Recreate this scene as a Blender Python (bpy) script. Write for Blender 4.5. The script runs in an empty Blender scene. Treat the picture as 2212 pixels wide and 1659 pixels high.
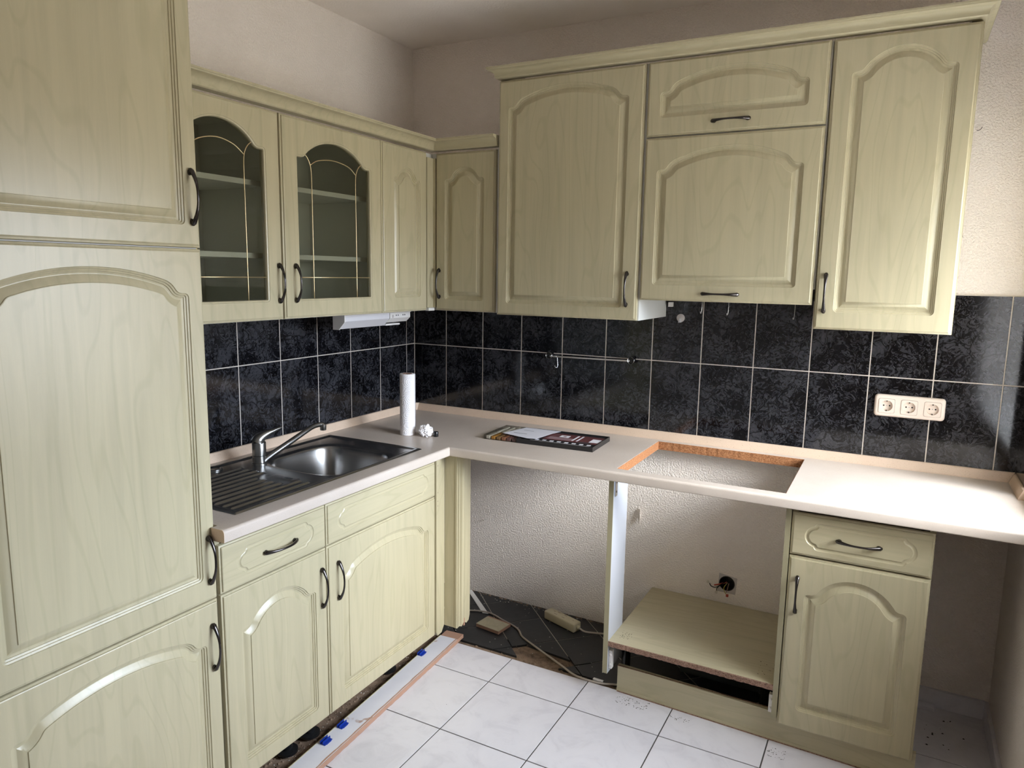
import bpy, bmesh, math, random
from mathutils import Vector, Matrix

random.seed(7)
S = bpy.context.scene
COL = S.collection
PI = math.pi

# ------------------------------------------------------------------ camera
cam_d = bpy.data.cameras.new('camera')
cam = bpy.data.objects.new('camera', cam_d)
COL.objects.link(cam)
YAW, PITCH, ROLL, FPX = 0.4892, -0.1512, 0.0158, 1559.1241
fwd = Vector((-math.sin(YAW) * math.cos(PITCH), math.cos(YAW) * math.cos(PITCH), math.sin(PITCH)))
r0 = Vector((math.cos(YAW), math.sin(YAW), 0))
u0 = r0.cross(fwd)
rt = math.cos(ROLL) * r0 + math.sin(ROLL) * u0
up = -math.sin(ROLL) * r0 + math.cos(ROLL) * u0
cam.matrix_world = Matrix(((rt.x, up.x, -fwd.x, 2.1063), (rt.y, up.y, -fwd.y, -2.9194), (rt.z, up.z, -fwd.z, 1.555), (0, 0, 0, 1)))
cam_d.sensor_width = 36
cam_d.lens = FPX / 2212 * 36
cam_d.clip_start = 0.02
S.camera = cam

# ------------------------------------------------------------------ sky, sun, exposure
world = bpy.data.worlds.new('overcast_sky')
S.world = world
world.use_nodes = True
wn = world.node_tree.nodes
wl = world.node_tree.links
wn.clear()
wo = wn.new('ShaderNodeOutputWorld')
wb = wn.new('ShaderNodeBackground')
wg = wn.new('ShaderNodeTexCoord')
ws = wn.new('ShaderNodeSeparateXYZ')
wr = wn.new('ShaderNodeValToRGB')
wl.new(wg.outputs['Generated'], ws.inputs[0])
wm = wn.new('ShaderNodeMath'); wm.operation = 'MULTIPLY_ADD'; wm.inputs[1].default_value = 0.5; wm.inputs[2].default_value = 0.5
wl.new(ws.outputs['Z'], wm.inputs[0])
wl.new(wm.outputs[0], wr.inputs[0])
e = wr.color_ramp.elements
e[0].position = 0.49; e[0].color = (0.24, 0.23, 0.205, 1)
e[1].position = 0.55; e[1].color = (0.70, 0.81, 1.0, 1)
e2 = e.new(1.0); e2.color = (0.95, 0.98, 1.0, 1)
wl.new(wr.outputs[0], wb.inputs[0])
wb.inputs[1].default_value = 14.0
wl.new(wb.outputs[0], wo.inputs[0])

sun_d = bpy.data.lights.new('sun', 'SUN')
sun_d.energy = 2.6
sun_d.angle = math.radians(22)
sun_d.color = (1.0, 0.97, 0.935)
sun = bpy.data.objects.new('sun', sun_d)
COL.objects.link(sun)
SUN_DIR = Vector((-0.92, 0.28, -0.44))
sun.rotation_euler = SUN_DIR.to_track_quat('-Z', 'Y').to_euler()
sun.location = (4.5, -2, 3)

for nm_, w_, h_, c_ in (('window_portal', 1.05, 1.39, (2.925, -0.905, 1.445)),):
    por_d = bpy.data.lights.new(nm_, 'AREA')
    por_d.shape = 'RECTANGLE'; por_d.size = w_; por_d.size_y = h_
    por_d.cycles.is_portal = True
    por = bpy.data.objects.new(nm_, por_d)
    COL.objects.link(por)
    por.location = c_
    por.rotation_euler = (0, math.radians(90), 0)      # shines toward -X; local X is up, local Y runs along the wall

S.view_settings.view_transform = 'Standard'
S.view_settings.look = 'None'
S.view_settings.gamma = 1
S.view_settings.use_curve_mapping = False
S.view_settings.exposure = 1.25
S.cycles.diffuse_bounces = 7
S.cycles.use_light_tree = False
S.cycles.adaptive_threshold = 0.04
S.cycles.caustics_reflective = False
S.cycles.caustics_refractive = False
S.cycles.max_bounces = 12
S.cycles.transparent_max_bounces = 12
S.cycles.sample_clamp_indirect = 6

# ------------------------------------------------------------------ materials
M = {}


def newmat(name):
    m = bpy.data.materials.new(name)
    m.use_nodes = True
    nt = m.node_tree
    b = nt.nodes['Principled BSDF']
    M[name] = m
    return m, nt, b


def N(nt, t, **kw):
    n = nt.nodes.new(t)
    for k, v in kw.items():
        if k.startswith('i_'):
            n.inputs[k[2:]].default_value = v
        else:
            setattr(n, k, v)
    return n


def plain(name, col, rough=0.5, metal=0.0, spec=0.5, **kw):
    m, nt, b = newmat(name)
    b.inputs['Base Color'].default_value = (*col, 1)
    b.inputs['Roughness'].default_value = rough
    b.inputs['Metallic'].default_value = metal
    b.inputs['Specular IOR Level'].default_value = spec
    for k, v in kw.items():
        b.inputs[k].default_value = v
    return m


def coords(nt, scale=(1, 1, 1), rnd=0.0):
    tc = N(nt, 'ShaderNodeTexCoord')
    out = tc.outputs['Object']
    if rnd:
        oi = N(nt, 'ShaderNodeObjectInfo')
        mu = N(nt, 'ShaderNodeMath', operation='MULTIPLY')
        mu.inputs[1].default_value = rnd
        nt.links.new(oi.outputs['Random'], mu.inputs[0])
        ad = N(nt, 'ShaderNodeVectorMath', operation='ADD')
        nt.links.new(out, ad.inputs[0])
        nt.links.new(mu.outputs[0], ad.inputs[1])
        out = ad.outputs[0]
    mp = N(nt, 'ShaderNodeMapping')
    mp.inputs['Scale'].default_value = scale
    nt.links.new(out, mp.inputs[0])
    return mp.outputs[0]


def ramp(nt, fac, stops):
    r = N(nt, 'ShaderNodeValToRGB')
    els = r.color_ramp.elements
    while len(els) < len(stops):
        els.new(0.5)
    for el, (p, c) in zip(els, stops):
        el.position = p
        el.color = (*c, 1)
    nt.links.new(fac, r.inputs[0])
    return r.outputs[0]


def bump(nt, b, h, strength=0.3, dist=0.002):
    bp = N(nt, 'ShaderNodeBump')
    bp.inputs['Strength'].default_value = strength
    bp.inputs['Distance'].default_value = dist
    nt.links.new(h, bp.inputs['Height'])
    nt.links.new(bp.outputs[0], b.inputs['Normal'])


def foil(name, horizontal=False, base=(0.455, 0.408, 0.272)):
    m, nt, b = newmat(name)
    sc = (1.6, 34, 34) if horizontal else (34, 34, 1.6)
    v = coords(nt, sc, 11.0)
    n1 = N(nt, 'ShaderNodeTexNoise', i_Scale=1.0, i_Detail=5.0, i_Roughness=0.6, i_Distortion=0.6)
    nt.links.new(v, n1.inputs['Vector'])
    sc2 = (0.55, 3.2, 3.2) if horizontal else (3.2, 3.2, 0.55)
    v2 = coords(nt, sc2, 5.0)
    n2 = N(nt, 'ShaderNodeTexNoise', i_Scale=1.6, i_Detail=2.0, i_Distortion=0.35)
    nt.links.new(v2, n2.inputs['Vector'])
    mul = N(nt, 'ShaderNodeMath', operation='MULTIPLY'); mul.inputs[1].default_value = 95.0
    nt.links.new(n2.outputs[0], mul.inputs[0])
    sn = N(nt, 'ShaderNodeMath', operation='SINE'); nt.links.new(mul.outputs[0], sn.inputs[0])
    c1 = ramp(nt, n1.outputs[0], [(0.30, tuple(x * 0.92 for x in base)), (0.62, tuple(x * 1.035 for x in base))])
    ln = ramp(nt, sn.outputs[0], [(0.72, (1, 1, 1)), (1.0, (0.91, 0.915, 0.89))])
    mx = N(nt, 'ShaderNodeMix', data_type='RGBA', blend_type='MULTIPLY'); mx.inputs[0].default_value = 0.75
    nt.links.new(c1, mx.inputs[6]); nt.links.new(ln, mx.inputs[7])
    nt.links.new(mx.outputs[2], b.inputs['Base Color'])
    b.inputs['Roughness'].default_value = 0.30
    b.inputs['Specular IOR Level'].default_value = 0.5
    return m


foil('foil')
foil('foil_horizontal', True)
plain('melamine', (0.68, 0.68, 0.66), 0.35)
plain('carcass_white', (0.42, 0.44, 0.49), 0.5)
plain('edge_band', (0.30, 0.27, 0.17), 0.5)
plain('shelf_white', (0.72, 0.72, 0.68), 0.4)
plain('gunmetal', (0.075, 0.068, 0.066), 0.2, 0.95)
plain('chrome', (0.72, 0.72, 0.72), 0.12, 1.0)
plain('brass_came', (0.70, 0.56, 0.33), 0.3, 0.8)
plain('white_plastic', (0.74, 0.72, 0.70), 0.35)
plain('socket_plastic', (0.74, 0.63, 0.54), 0.3)
plain('socket_seam', (0.30, 0.23, 0.18), 0.5)
plain('beige_plastic', (0.50, 0.44, 0.30), 0.4)
plain('cable_grey', (0.40, 0.35, 0.30), 0.5)
plain('black_plastic', (0.012, 0.012, 0.013), 0.25)
plain('black_matte', (0.006, 0.006, 0.007), 0.6)
plain('hole_dark', (0.01, 0.009, 0.008), 0.8)
plain('dark_grey_box', (0.06, 0.065, 0.07), 0.6)
plain('blue_plastic', (0.008, 0.035, 0.30), 0.3)
plain('diffuser', (0.66, 0.65, 0.68), 0.35)
plain('raw_mdf', (0.40, 0.235, 0.165), 0.85)
plain('wire_red', (0.42, 0.06, 0.035), 0.4)
plain('wire_yellow', (0.35, 0.30, 0.05), 0.4)
plain('wire_clear', (0.65, 0.60, 0.52), 0.3)
plain('grey_disc', (0.48, 0.44, 0.43), 0.4)
plain('paper_sheet', (0.66, 0.66, 0.72), 0.5)
plain('print_dark', (0.03, 0.03, 0.035), 0.5)
plain('print_maroon', (0.11, 0.035, 0.035), 0.35)
plain('print_mauve', (0.26, 0.17, 0.18), 0.35)
plain('print_white', (0.70, 0.70, 0.74), 0.4)
plain('dirt_dark', (0.03, 0.024, 0.018), 0.9)
plain('crumb_light', (0.55, 0.52, 0.48), 0.9)
plain('window_white', (0.8, 0.8, 0.8), 0.3)
plain('red_dot', (0.4, 0.02, 0.02), 0.4)
for nm, c in dict(stick_glint_white=(0.75, 0.70, 0.62), stick_orange=(0.60, 0.28, 0.05), stick_tan=(0.40, 0.22, 0.09),
                  stick_brown=(0.42, 0.17, 0.09), stick_mauve=(0.24, 0.11, 0.10), stick_plum=(0.15, 0.07, 0.07)).items():
    plain(nm, c, 0.4)

# clear plastic / glass as a thin pane: transparent mixed with gloss
def pane_mat(name, tint, gloss_rough=0.02, ior=1.5):
    m = bpy.data.materials.new(name); m.use_nodes = True
    nt = m.node_tree; nt.nodes.clear()
    out = N(nt, 'ShaderNodeOutputMaterial')
    tr = N(nt, 'ShaderNodeBsdfTransparent'); tr.inputs[0].default_value = (*tint, 1)
    gl = N(nt, 'ShaderNodeBsdfGlossy'); gl.inputs['Roughness'].default_value = gloss_rough
    fr = N(nt, 'ShaderNodeFresnel'); fr.inputs[0].default_value = ior
    ge = N(nt, 'ShaderNodeNewGeometry')           # the back side of the sheet adds no second reflection
    iv = N(nt, 'ShaderNodeMath', operation='SUBTRACT'); iv.inputs[0].default_value = 1.0
    nt.links.new(ge.outputs['Backfacing'], iv.inputs[1])
    fm = N(nt, 'ShaderNodeMath', operation='MULTIPLY')
    nt.links.new(fr.outputs[0], fm.inputs[0]); nt.links.new(iv.outputs[0], fm.inputs[1])
    mx = N(nt, 'ShaderNodeMixShader')
    nt.links.new(fm.outputs[0], mx.inputs[0]); nt.links.new(tr.outputs[0], mx.inputs[1]); nt.links.new(gl.outputs[0], mx.inputs[2])
    nt.links.new(mx.outputs[0], out.inputs[0])
    M[name] = m
pane_mat('smoked_glass', (0.76, 0.765, 0.72))
pane_mat('clear_plastic', (0.86, 0.86, 0.84), 0.08)
pane_mat('window_glass', (0.97, 0.98, 0.98))

# painted woodchip wall
def wallmat(name, base, strength, scale=110):
    m, nt, b = newmat(name)
    v = coords(nt)
    n = N(nt, 'ShaderNodeTexNoise', i_Scale=float(scale), i_Detail=3.0, i_Roughness=0.55)
    nt.links.new(v, n.inputs['Vector'])
    n2 = N(nt, 'ShaderNodeTexNoise', i_Scale=5.0, i_Detail=2.0)
    nt.links.new(v, n2.inputs['Vector'])
    c = ramp(nt, n2.outputs[0], [(0.3, tuple(x * 0.95 for x in base)), (0.7, base)])
    nt.links.new(c, b.inputs['Base Color'])
    pw = ramp(nt, n.outputs[0], [(0.42, (0, 0, 0)), (0.68, (1, 1, 1))])
    bump(nt, b, pw, strength, 0.0035)
    b.inputs['Roughness'].default_value = 0.75
    b.inputs['Specular IOR Level'].default_value = 0.25
wallmat('woodchip_paint', (0.90, 0.83, 0.77), 0.75, 150)
wallmat('ceiling_paint', (0.90, 0.835, 0.78), 0.25)

# glazed dark wall tile
m, nt, b = newmat('dark_marble_tile')
v = coords(nt, (1, 1, 1), 9.0)
n0 = N(nt, 'ShaderNodeTexNoise', i_Scale=14.0, i_Detail=3.0)
nt.links.new(v, n0.inputs['Vector'])
ad = N(nt, 'ShaderNodeMix', data_type='VECTOR'); ad.inputs[0].default_value = 0.10
nt.links.new(v, ad.inputs[4]); nt.links.new(n0.outputs['Color'], ad.inputs[5])
n1 = N(nt, 'ShaderNodeTexNoise', i_Scale=64.0, i_Detail=3.0, i_Roughness=0.65, i_Distortion=1.6)
nt.links.new(ad.outputs[1], n1.inputs['Vector'])
n3 = N(nt, 'ShaderNodeTexNoise', i_Scale=11.0, i_Detail=2.0)
nt.links.new(v, n3.inputs['Vector'])
sm = N(nt, 'ShaderNodeMath', operation='MULTIPLY_ADD'); sm.inputs[1].default_value = 0.55
nt.links.new(n3.outputs[0], sm.inputs[0]); nt.links.new(n1.outputs[0], sm.inputs[2])
c = ramp(nt, sm.outputs[0], [(0.70, (0.0035, 0.0035, 0.0045)), (0.765, (0.012, 0.012, 0.016)), (0.80, (0.026, 0.026, 0.029)), (0.98, (0.044, 0.044, 0.051))])
vo = N(nt, 'ShaderNodeTexVoronoi', feature='DISTANCE_TO_EDGE', i_Scale=16.0)
nt.links.new(ad.outputs[1], vo.inputs['Vector'])
vr = ramp(nt, vo.outputs['Distance'], [(0.0, (0.12, 0.12, 0.12)), (0.05, (1, 1, 1))])
mx = N(nt, 'ShaderNodeMix', data_type='RGBA', blend_type='MULTIPLY'); mx.inputs[0].default_value = 1.0
nt.links.new(c, mx.inputs[6]); nt.links.new(vr, mx.inputs[7])
nt.links.new(mx.outputs[2], b.inputs['Base Color'])
b.inputs['Roughness'].default_value = 0.10
b.inputs['Specular IOR Level'].default_value = 0.45

plain('render_plaster', (0.35, 0.33, 0.29), 0.9)
plain('grout_light', (0.56, 0.50, 0.44), 0.85)
plain('grout_dark', (0.075, 0.07, 0.068), 0.9)

# white floor tile
m, nt, b = newmat('white_floor_tile')
v = coords(nt, (1, 1, 1), 9.0)
n1 = N(nt, 'ShaderNodeTexNoise', i_Scale=7.0, i_Detail=6.0, i_Roughness=0.65, i_Distortion=1.5)
nt.links.new(v, n1.inputs['Vector'])
c = ramp(nt, n1.outputs[0], [(0.30, (0.60, 0.585, 0.635)), (0.5, (0.68, 0.665, 0.715)), (0.7, (0.70, 0.685, 0.735))])
nt.links.new(c, b.inputs['Base Color'])
b.inputs['Roughness'].default_value = 0.30

# old black floor tile, dusty
m, nt, b = newmat('black_floor_tile')
v = coords(nt, (1, 1, 1), 9.0)
n1 = N(nt, 'ShaderNodeTexNoise', i_Scale=9.0, i_Detail=6.0, i_Roughness=0.7)
nt.links.new(v, n1.inputs['Vector'])
c = ramp(nt, n1.outputs[0], [(0.35, (0.010, 0.0105, 0.012)), (0.65, (0.022, 0.022, 0.024)), (0.85, (0.05, 0.042, 0.034))])
nt.links.new(c, b.inputs['Base Color'])
b.inputs['Roughness'].default_value = 0.45

# dirty screed
m, nt, b = newmat('screed')
v = coords(nt)
n1 = N(nt, 'ShaderNodeTexNoise', i_Scale=16.0, i_Detail=8.0, i_Roughness=0.7)
nt.links.new(v, n1.inputs['Vector'])
c = ramp(nt, n1.outputs[0], [(0.30, (0.035, 0.024, 0.017)), (0.48, (0.20, 0.135, 0.092)), (0.66, (0.31, 0.22, 0.155)), (0.8, (0.22, 0.16, 0.13))])
nt.links.new(c, b.inputs['Base Color'])
b.inputs['Roughness'].default_value = 0.95
bump(nt, b, n1.outputs[0], 0.8, 0.008)

# chipboard
def chip(name, a, bb, cc):
    m, nt, b = newmat(name)
    v = coords(nt, (1, 1, 1.8))
    n1 = N(nt, 'ShaderNodeTexNoise', i_Scale=230.0, i_Detail=3.0, i_Roughness=0.7)
    nt.links.new(v, n1.inputs['Vector'])
    c = ramp(nt, n1.outputs[0], [(0.30, a), (0.5, bb), (0.72, cc)])
    nt.links.new(c, b.inputs['Base Color'])
    b.inputs['Roughness'].default_value = 0.9
    bump(nt, b, n1.outputs[0], 0.6, 0.002)
chip('chipboard_orange', (0.10, 0.035, 0.012), (0.33, 0.135, 0.05), (0.52, 0.27, 0.13))
chip('chipboard_brown', (0.06, 0.03, 0.02), (0.24, 0.14, 0.10), (0.38, 0.25, 0.19))

# worktop laminate
def speck(name, base, dark, rough):
    m, nt, b = newmat(name)
    v = coords(nt)
    n1 = N(nt, 'ShaderNodeTexNoise', i_Scale=420.0, i_Detail=1.0)
    nt.links.new(v, n1.inputs['Vector'])
    n2 = N(nt, 'ShaderNodeTexNoise', i_Scale=6.0, i_Detail=3.0)
    nt.links.new(v, n2.inputs['Vector'])
    c = ramp(nt, n1.outputs[0], [(0.27, dark), (0.36, base), (0.7, base), (0.8, tuple(min(1, x * 1.12) for x in base))])
    c2 = ramp(nt, n2.outputs[0], [(0.35, (0.93, 0.92, 0.91)), (0.6, (1, 1, 1))])
    mx = N(nt, 'ShaderNodeMix', data_type='RGBA', blend_type='MULTIPLY'); mx.inputs[0].default_value = 1.0
    nt.links.new(c, mx.inputs[6]); nt.links.new(c2, mx.inputs[7])
    nt.links.new(mx.outputs[2], b.inputs['Base Color'])
    b.inputs['Roughness'].default_value = rough
    b.inputs['Specular IOR Level'].default_value = 0.4
speck('worktop_laminate', (0.565, 0.495, 0.435), (0.44, 0.37, 0.31), 0.32)
speck('strip_laminate', (0.62, 0.475, 0.36), (0.42, 0.30, 0.20), 0.4)

# white board back with dirt
m, nt, b = newmat('board_white')
v = coords(nt)
n1 = N(nt, 'ShaderNodeTexNoise', i_Scale=18.0, i_Detail=5.0)
nt.links.new(v, n1.inputs['Vector'])
c = ramp(nt, n1.outputs[0], [(0.28, (0.42, 0.30, 0.26)), (0.34, (0.70, 0.70, 0.76)), (0.8, (0.74, 0.74, 0.80))])
nt.links.new(c, b.inputs['Base Color'])
b.inputs['Roughness'].default_value = 0.45

# brushed stainless steel
m, nt, b = newmat('stainless')
v = coords(nt, (9, 9, 9))
n1 = N(nt, 'ShaderNodeTexNoise', i_Scale=1.0, i_Detail=4.0)
nt.links.new(v, n1.inputs['Vector'])
c = ramp(nt, n1.outputs[0], [(0.3, (0.33, 0.325, 0.32)), (0.7, (0.40, 0.395, 0.39))])
nt.links.new(c, b.inputs['Base Color'])
b.inputs['Roughness'].default_value = 0.27
b.inputs['Metallic'].default_value = 1.0
plain('tap_nickel', (0.24, 0.235, 0.225), 0.30, 1.0)

# embossed kitchen paper
m, nt, b = newmat('kitchen_paper')
v = coords(nt, (1, 1, 1))
vo = N(nt, 'ShaderNodeTexVoronoi', i_Scale=26.0)
nt.links.new(v, vo.inputs['Vector'])
mu = N(nt, 'ShaderNodeMath', operation='MULTIPLY'); mu.inputs[1].default_value = 42.0
nt.links.new(vo.outputs['Distance'], mu.inputs[0])
sn = N(nt, 'ShaderNodeMath', operation='SINE'); nt.links.new(mu.outputs[0], sn.inputs[0])
bump(nt, b, sn.outputs[0], 0.35, 0.0012)
b.inputs['Base Color'].default_value = (0.82, 0.80, 0.81, 1)
b.inputs['Roughness'].default_value = 0.9
plain('paper_white', (0.82, 0.80, 0.81), 0.9)

# ------------------------------------------------------------------ builders
def mesh_obj(name, verts, faces, mat, parent=None, smooth=None, loc=None, rotz=0.0):
    me = bpy.data.meshes.new(name)
    me.from_pydata([tuple(v) for v in verts], [], faces)
    return finish(name, me, mat, parent, smooth, loc, rotz)


def finish(name, me, mat, parent=None, smooth=None, loc=None, rotz=0.0):
    me.update()
    if isinstance(mat, (list, tuple)):
        for x in mat:
            me.materials.append(M[x])
    else:
        me.materials.append(M[mat])
    if smooth is not None:
        me.shade_smooth()
        me.set_sharp_from_angle(angle=math.radians(smooth))
    o = bpy.data.objects.new(name, me)
    COL.objects.link(o)
    mw = Matrix.Translation(loc or (0, 0, 0)) @ Matrix.Rotation(rotz, 4, 'Z')
    attach(o, mw, parent)
    return o


WM = {}


def attach(o, mw, parent):
    """world matrix mw, parented with a plain local matrix"""
    WM[o.name] = mw
    if parent is not None:
        o.parent = parent
        o.matrix_local = WM[parent.name].inverted() @ mw
    else:
        o.matrix_local = mw


def bm_obj(name, bm, mat, parent=None, smooth=None, loc=None, rotz=0.0):
    bmesh.ops.recalc_face_normals(bm, faces=bm.faces)
    me = bpy.data.meshes.new(name)
    bm.to_mesh(me)
    bm.free()
    return finish(name, me, mat, parent, smooth, loc, rotz)


def add_box(bm, x0, x1, y0, y1, z0, z1, bev=0.0, seg=1, mi=0):
    vs = [bm.verts.new(p) for p in ((x0, y0, z0), (x1, y0, z0), (x1, y1, z0), (x0, y1, z0), (x0, y0, z1), (x1, y0, z1), (x1, y1, z1), (x0, y1, z1))]
    fs = [bm.faces.new([vs[i] for i in f]) for f in ((0, 3, 2, 1), (4, 5, 6, 7), (0, 1, 5, 4), (1, 2, 6, 5), (2, 3, 7, 6), (3, 0, 4, 7))]
    for f in fs:
        f.material_index = mi
    if bev:
        es = list({ed for f in fs for ed in f.edges})
        r = bmesh.ops.bevel(bm, geom=es, offset=bev, segments=seg, affect='EDGES', profile=0.5)
        for f in r['faces']:
            f.material_index = mi


def box(name, x0, x1, y0, y1, z0, z1, mat, parent=None, bev=0.0, seg=1, loc=None, rotz=0.0):
    bm = bmesh.new()
    add_box(bm, x0, x1, y0, y1, z0, z1, bev, seg)
    return bm_obj(name, bm, mat, parent, 40 if bev and seg > 1 else None, loc, rotz)


def boxes(name, lst, mat, parent=None, bev=0.0, loc=None, rotz=0.0):
    bm = bmesh.new()
    for b_ in lst:
        add_box(bm, *b_, bev)
    return bm_obj(name, bm, mat, parent, None, loc, rotz)


def thing(name, label, cat, loc=(0, 0, 0), group=None, rotz=0.0):
    o = bpy.data.objects.new(name, None)
    o.empty_display_size = 0.05
    COL.objects.link(o)
    attach(o, Matrix.Translation(loc) @ Matrix.Rotation(rotz, 4, 'Z'), None)
    tag(o, label, cat, group)
    return o


def tag(o, label, cat, group=None, kind=None):
    o['label'] = label
    o['category'] = cat
    if group:
        o['group'] = group
    if kind:
        o['kind'] = kind
    return o


def struct(o, label=None):
    o['kind'] = 'structure'
    if label:
        o['label'] = label
    return o


def tube_data(pts, rad, seg=10, cap=True, flat=None):
    """swept tube through pts; rad float or list; flat = (normal, ratio) unused"""
    pts = [Vector(p) for p in pts]
    n = len(pts)
    rs = rad if isinstance(rad, (list, tuple)) else [rad] * n
    T = []
    for i in range(n):
        a = pts[max(i - 1, 0)]; c = pts[min(i + 1, n - 1)]
        T.append((c - a).normalized())
    up_ = Vector((0, 0, 1)) if abs(T[0].z) < 0.9 else Vector((1, 0, 0))
    u = (up_ - up_.dot(T[0]) * T[0]).normalized()
    verts = []; faces = []
    for i in range(n):
        u = (u - u.dot(T[i]) * T[i]).normalized()
        w = T[i].cross(u)
        for k in range(seg):
            a = 2 * PI * k / seg
            verts.append(pts[i] + (u * math.cos(a) + w * math.sin(a)) * rs[i])
    for i in range(n - 1):
        for k in range(seg):
            k2 = (k + 1) % seg
            faces.append((i * seg + k, i * seg + k2, (i + 1) * seg + k2, (i + 1) * seg + k))
    if cap:
        faces.append(tuple(range(seg))[::-1])
        faces.append(tuple((n - 1) * seg + k for k in range(seg)))
    return verts, faces


def tube(name, pts, rad, mat, parent=None, seg=10, loc=None, rotz=0.0):
    v, f = tube_data(pts, rad, seg)
    return mesh_obj(name, v, f, mat, parent, 50, loc, rotz)


def lathe(name, prof, mat, parent=None, seg=32, loc=(0, 0, 0), smooth=35, axis='Z'):
    verts = []; faces = []
    for r, z in prof:
        for k in range(seg):
            a = 2 * PI * k / seg
            p = (r * math.cos(a), r * math.sin(a), z)
            if axis == 'Y':
                p = (p[0], -p[2], p[1])
            verts.append(p)
    n = len(prof)
    for i in range(n - 1):
        for k in range(seg):
            k2 = (k + 1) % seg
            faces.append((i * seg + k, i * seg + k2, (i + 1) * seg + k2, (i + 1) * seg + k))
    faces.append(tuple(range(seg))[::-1])
    faces.append(tuple((n - 1) * seg + k for k in range(seg)))
    bm = bmesh.new()
    vs = [bm.verts.new(v_) for v_ in verts]
    for f in faces:
        bm.faces.new([vs[i] for i in f])
    bmesh.ops.remove_doubles(bm, verts=bm.verts, dist=1e-6)
    return bm_obj(name, bm, mat, parent, smooth, loc)


def smooth_pts(pts, n=8):
    """Catmull-Rom through pts"""
    P = [Vector(p) for p in pts]
    P = [2 * P[0] - P[1]] + P + [2 * P[-1] - P[-2]]
    out = []
    for i in range(1, len(P) - 2):
        for k in range(n):
            t = k / n
            a, b_, c_, d = P[i - 1], P[i], P[i + 1], P[i + 2]
            out.append(0.5 * ((2 * b_) + (c_ - a) * t + (2 * a - 5 * b_ + 4 * c_ - d) * t * t + (3 * b_ - a - 3 * c_ + d) * t ** 3))
    out.append(P[-2])
    return out


# ---- the provincial arch outline used on every door
class Arch:
    """outline in door coordinates: x from xl to xr, bottom yb, shoulder ys, crown yc"""
    def __init__(s, xl, xr, yb, ys, yc, rc=0.012, sh=0.006, rv=0.022, re=0.055, th=58):
        s.xl, s.xr, s.yb, s.ys, s.yc, s.rc = xl, xr, yb, ys, yc, rc
        H = (xr - xl) / 2
        s.H = H
        rise = yc - ys
        th = math.radians(th)
        x1 = rc + sh + rv * math.sin(th)
        y1 = rv * (1 - math.cos(th))
        phi = 0.2
        for _ in range(200):
            x2 = x1 + re * (math.sin(th) - math.sin(phi))
            y2 = y1 + re * (math.cos(phi) - math.cos(th))
            new = 2 * math.atan2(max(rise - y2, 1e-4), max(H - x2, 1e-4))
            phi = min(0.7 * phi + 0.3 * new, th - 0.01)
        R = (H - x2) / math.sin(phi)
        P = []
        nseg = 5
        for i in range(nseg + 1):            # shoulder corner
            a = PI / 2 * (1 - i / nseg)
            P.append((rc - rc * math.sin(a), -rc + rc * math.cos(a), a))
        for i in range(0, 9):                # concave sweep
            a = th * i / 8
            P.append((rc + sh + rv * math.sin(a), rv * (1 - math.cos(a)), a))
        for i in range(1, 9):                # convex shoulder of the arch
            a = th + (phi - th) * i / 8
            P.append((x1 + re * (math.sin(th) - math.sin(a)), y1 + re * (math.cos(a) - math.cos(th)), a))
        for i in range(1, 11):               # crown
            a = phi * (1 - i / 10)
            P.append((x2 + R * (math.sin(phi) - math.sin(a)), y2 + R * (math.cos(a) - math.cos(phi)), a))
        s.P = P

    def loop(s, d):
        """closed loop, counter-clockwise, inset by d"""
        Q = [(x + d * math.sin(a), y - d * math.cos(a)) for x, y, a in s.P]
        # clip against the side line x = d
        k = 0
        for i in range(len(Q) - 1, -1, -1):
            if Q[i][0] < d + 1e-6:
                k = i
                break
        if k < len(Q) - 1 and Q[k][0] < d - 1e-7:
            (xa, ya), (xb, yb_) = Q[k], Q[k + 1]
            t = (d - xa) / (xb - xa) if xb != xa else 0
            c = (d, ya + t * (yb_ - ya))
            for i in range(k + 1):
                Q[i] = c
        left = [(s.xl + x, s.ys + y) for x, y in Q]                  # from shoulder corner to crown centre
        right = [(s.xr - x, s.ys + y) for x, y in Q]
        out = []
        rc = s.rc
        def corner(cx, cy, sx, sy, a0):
            for i in range(5):
                a = a0 + PI / 2 * i / 4
                if d < rc:
                    out.append((cx + (rc - d) * math.cos(a), cy + (rc - d) * math.sin(a)))
                else:
                    out.append((sx, sy))
        corner(s.xl + rc, s.yb + rc, s.xl + d, s.yb + d, PI)
        corner(s.xr - rc, s.yb + rc, s.xr - d, s.yb + d, 1.5 * PI)
        out += right
        out += left[::-1][1:]
        return out


EDGE = [(0.0, -0.019), (0.0, -0.0085), (0.001, -0.0062), (0.0055, -0.0046), (0.0062, -0.0013), (0.0085, 0.0)]
PANEL = [(0.0, 0.0), (0.0008, -0.0028), (0.0050, -0.0040), (0.0056, -0.0066), (0.0098, -0.0078), (0.0104, -0.0102), (0.0148, -0.0112), (0.0165, -0.0112),
         (0.0215, -0.0085), (0.028, -0.0050), (0.0340, -0.0030), (0.0346, -0.0008), (0.0362, -0.0004)]


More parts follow.
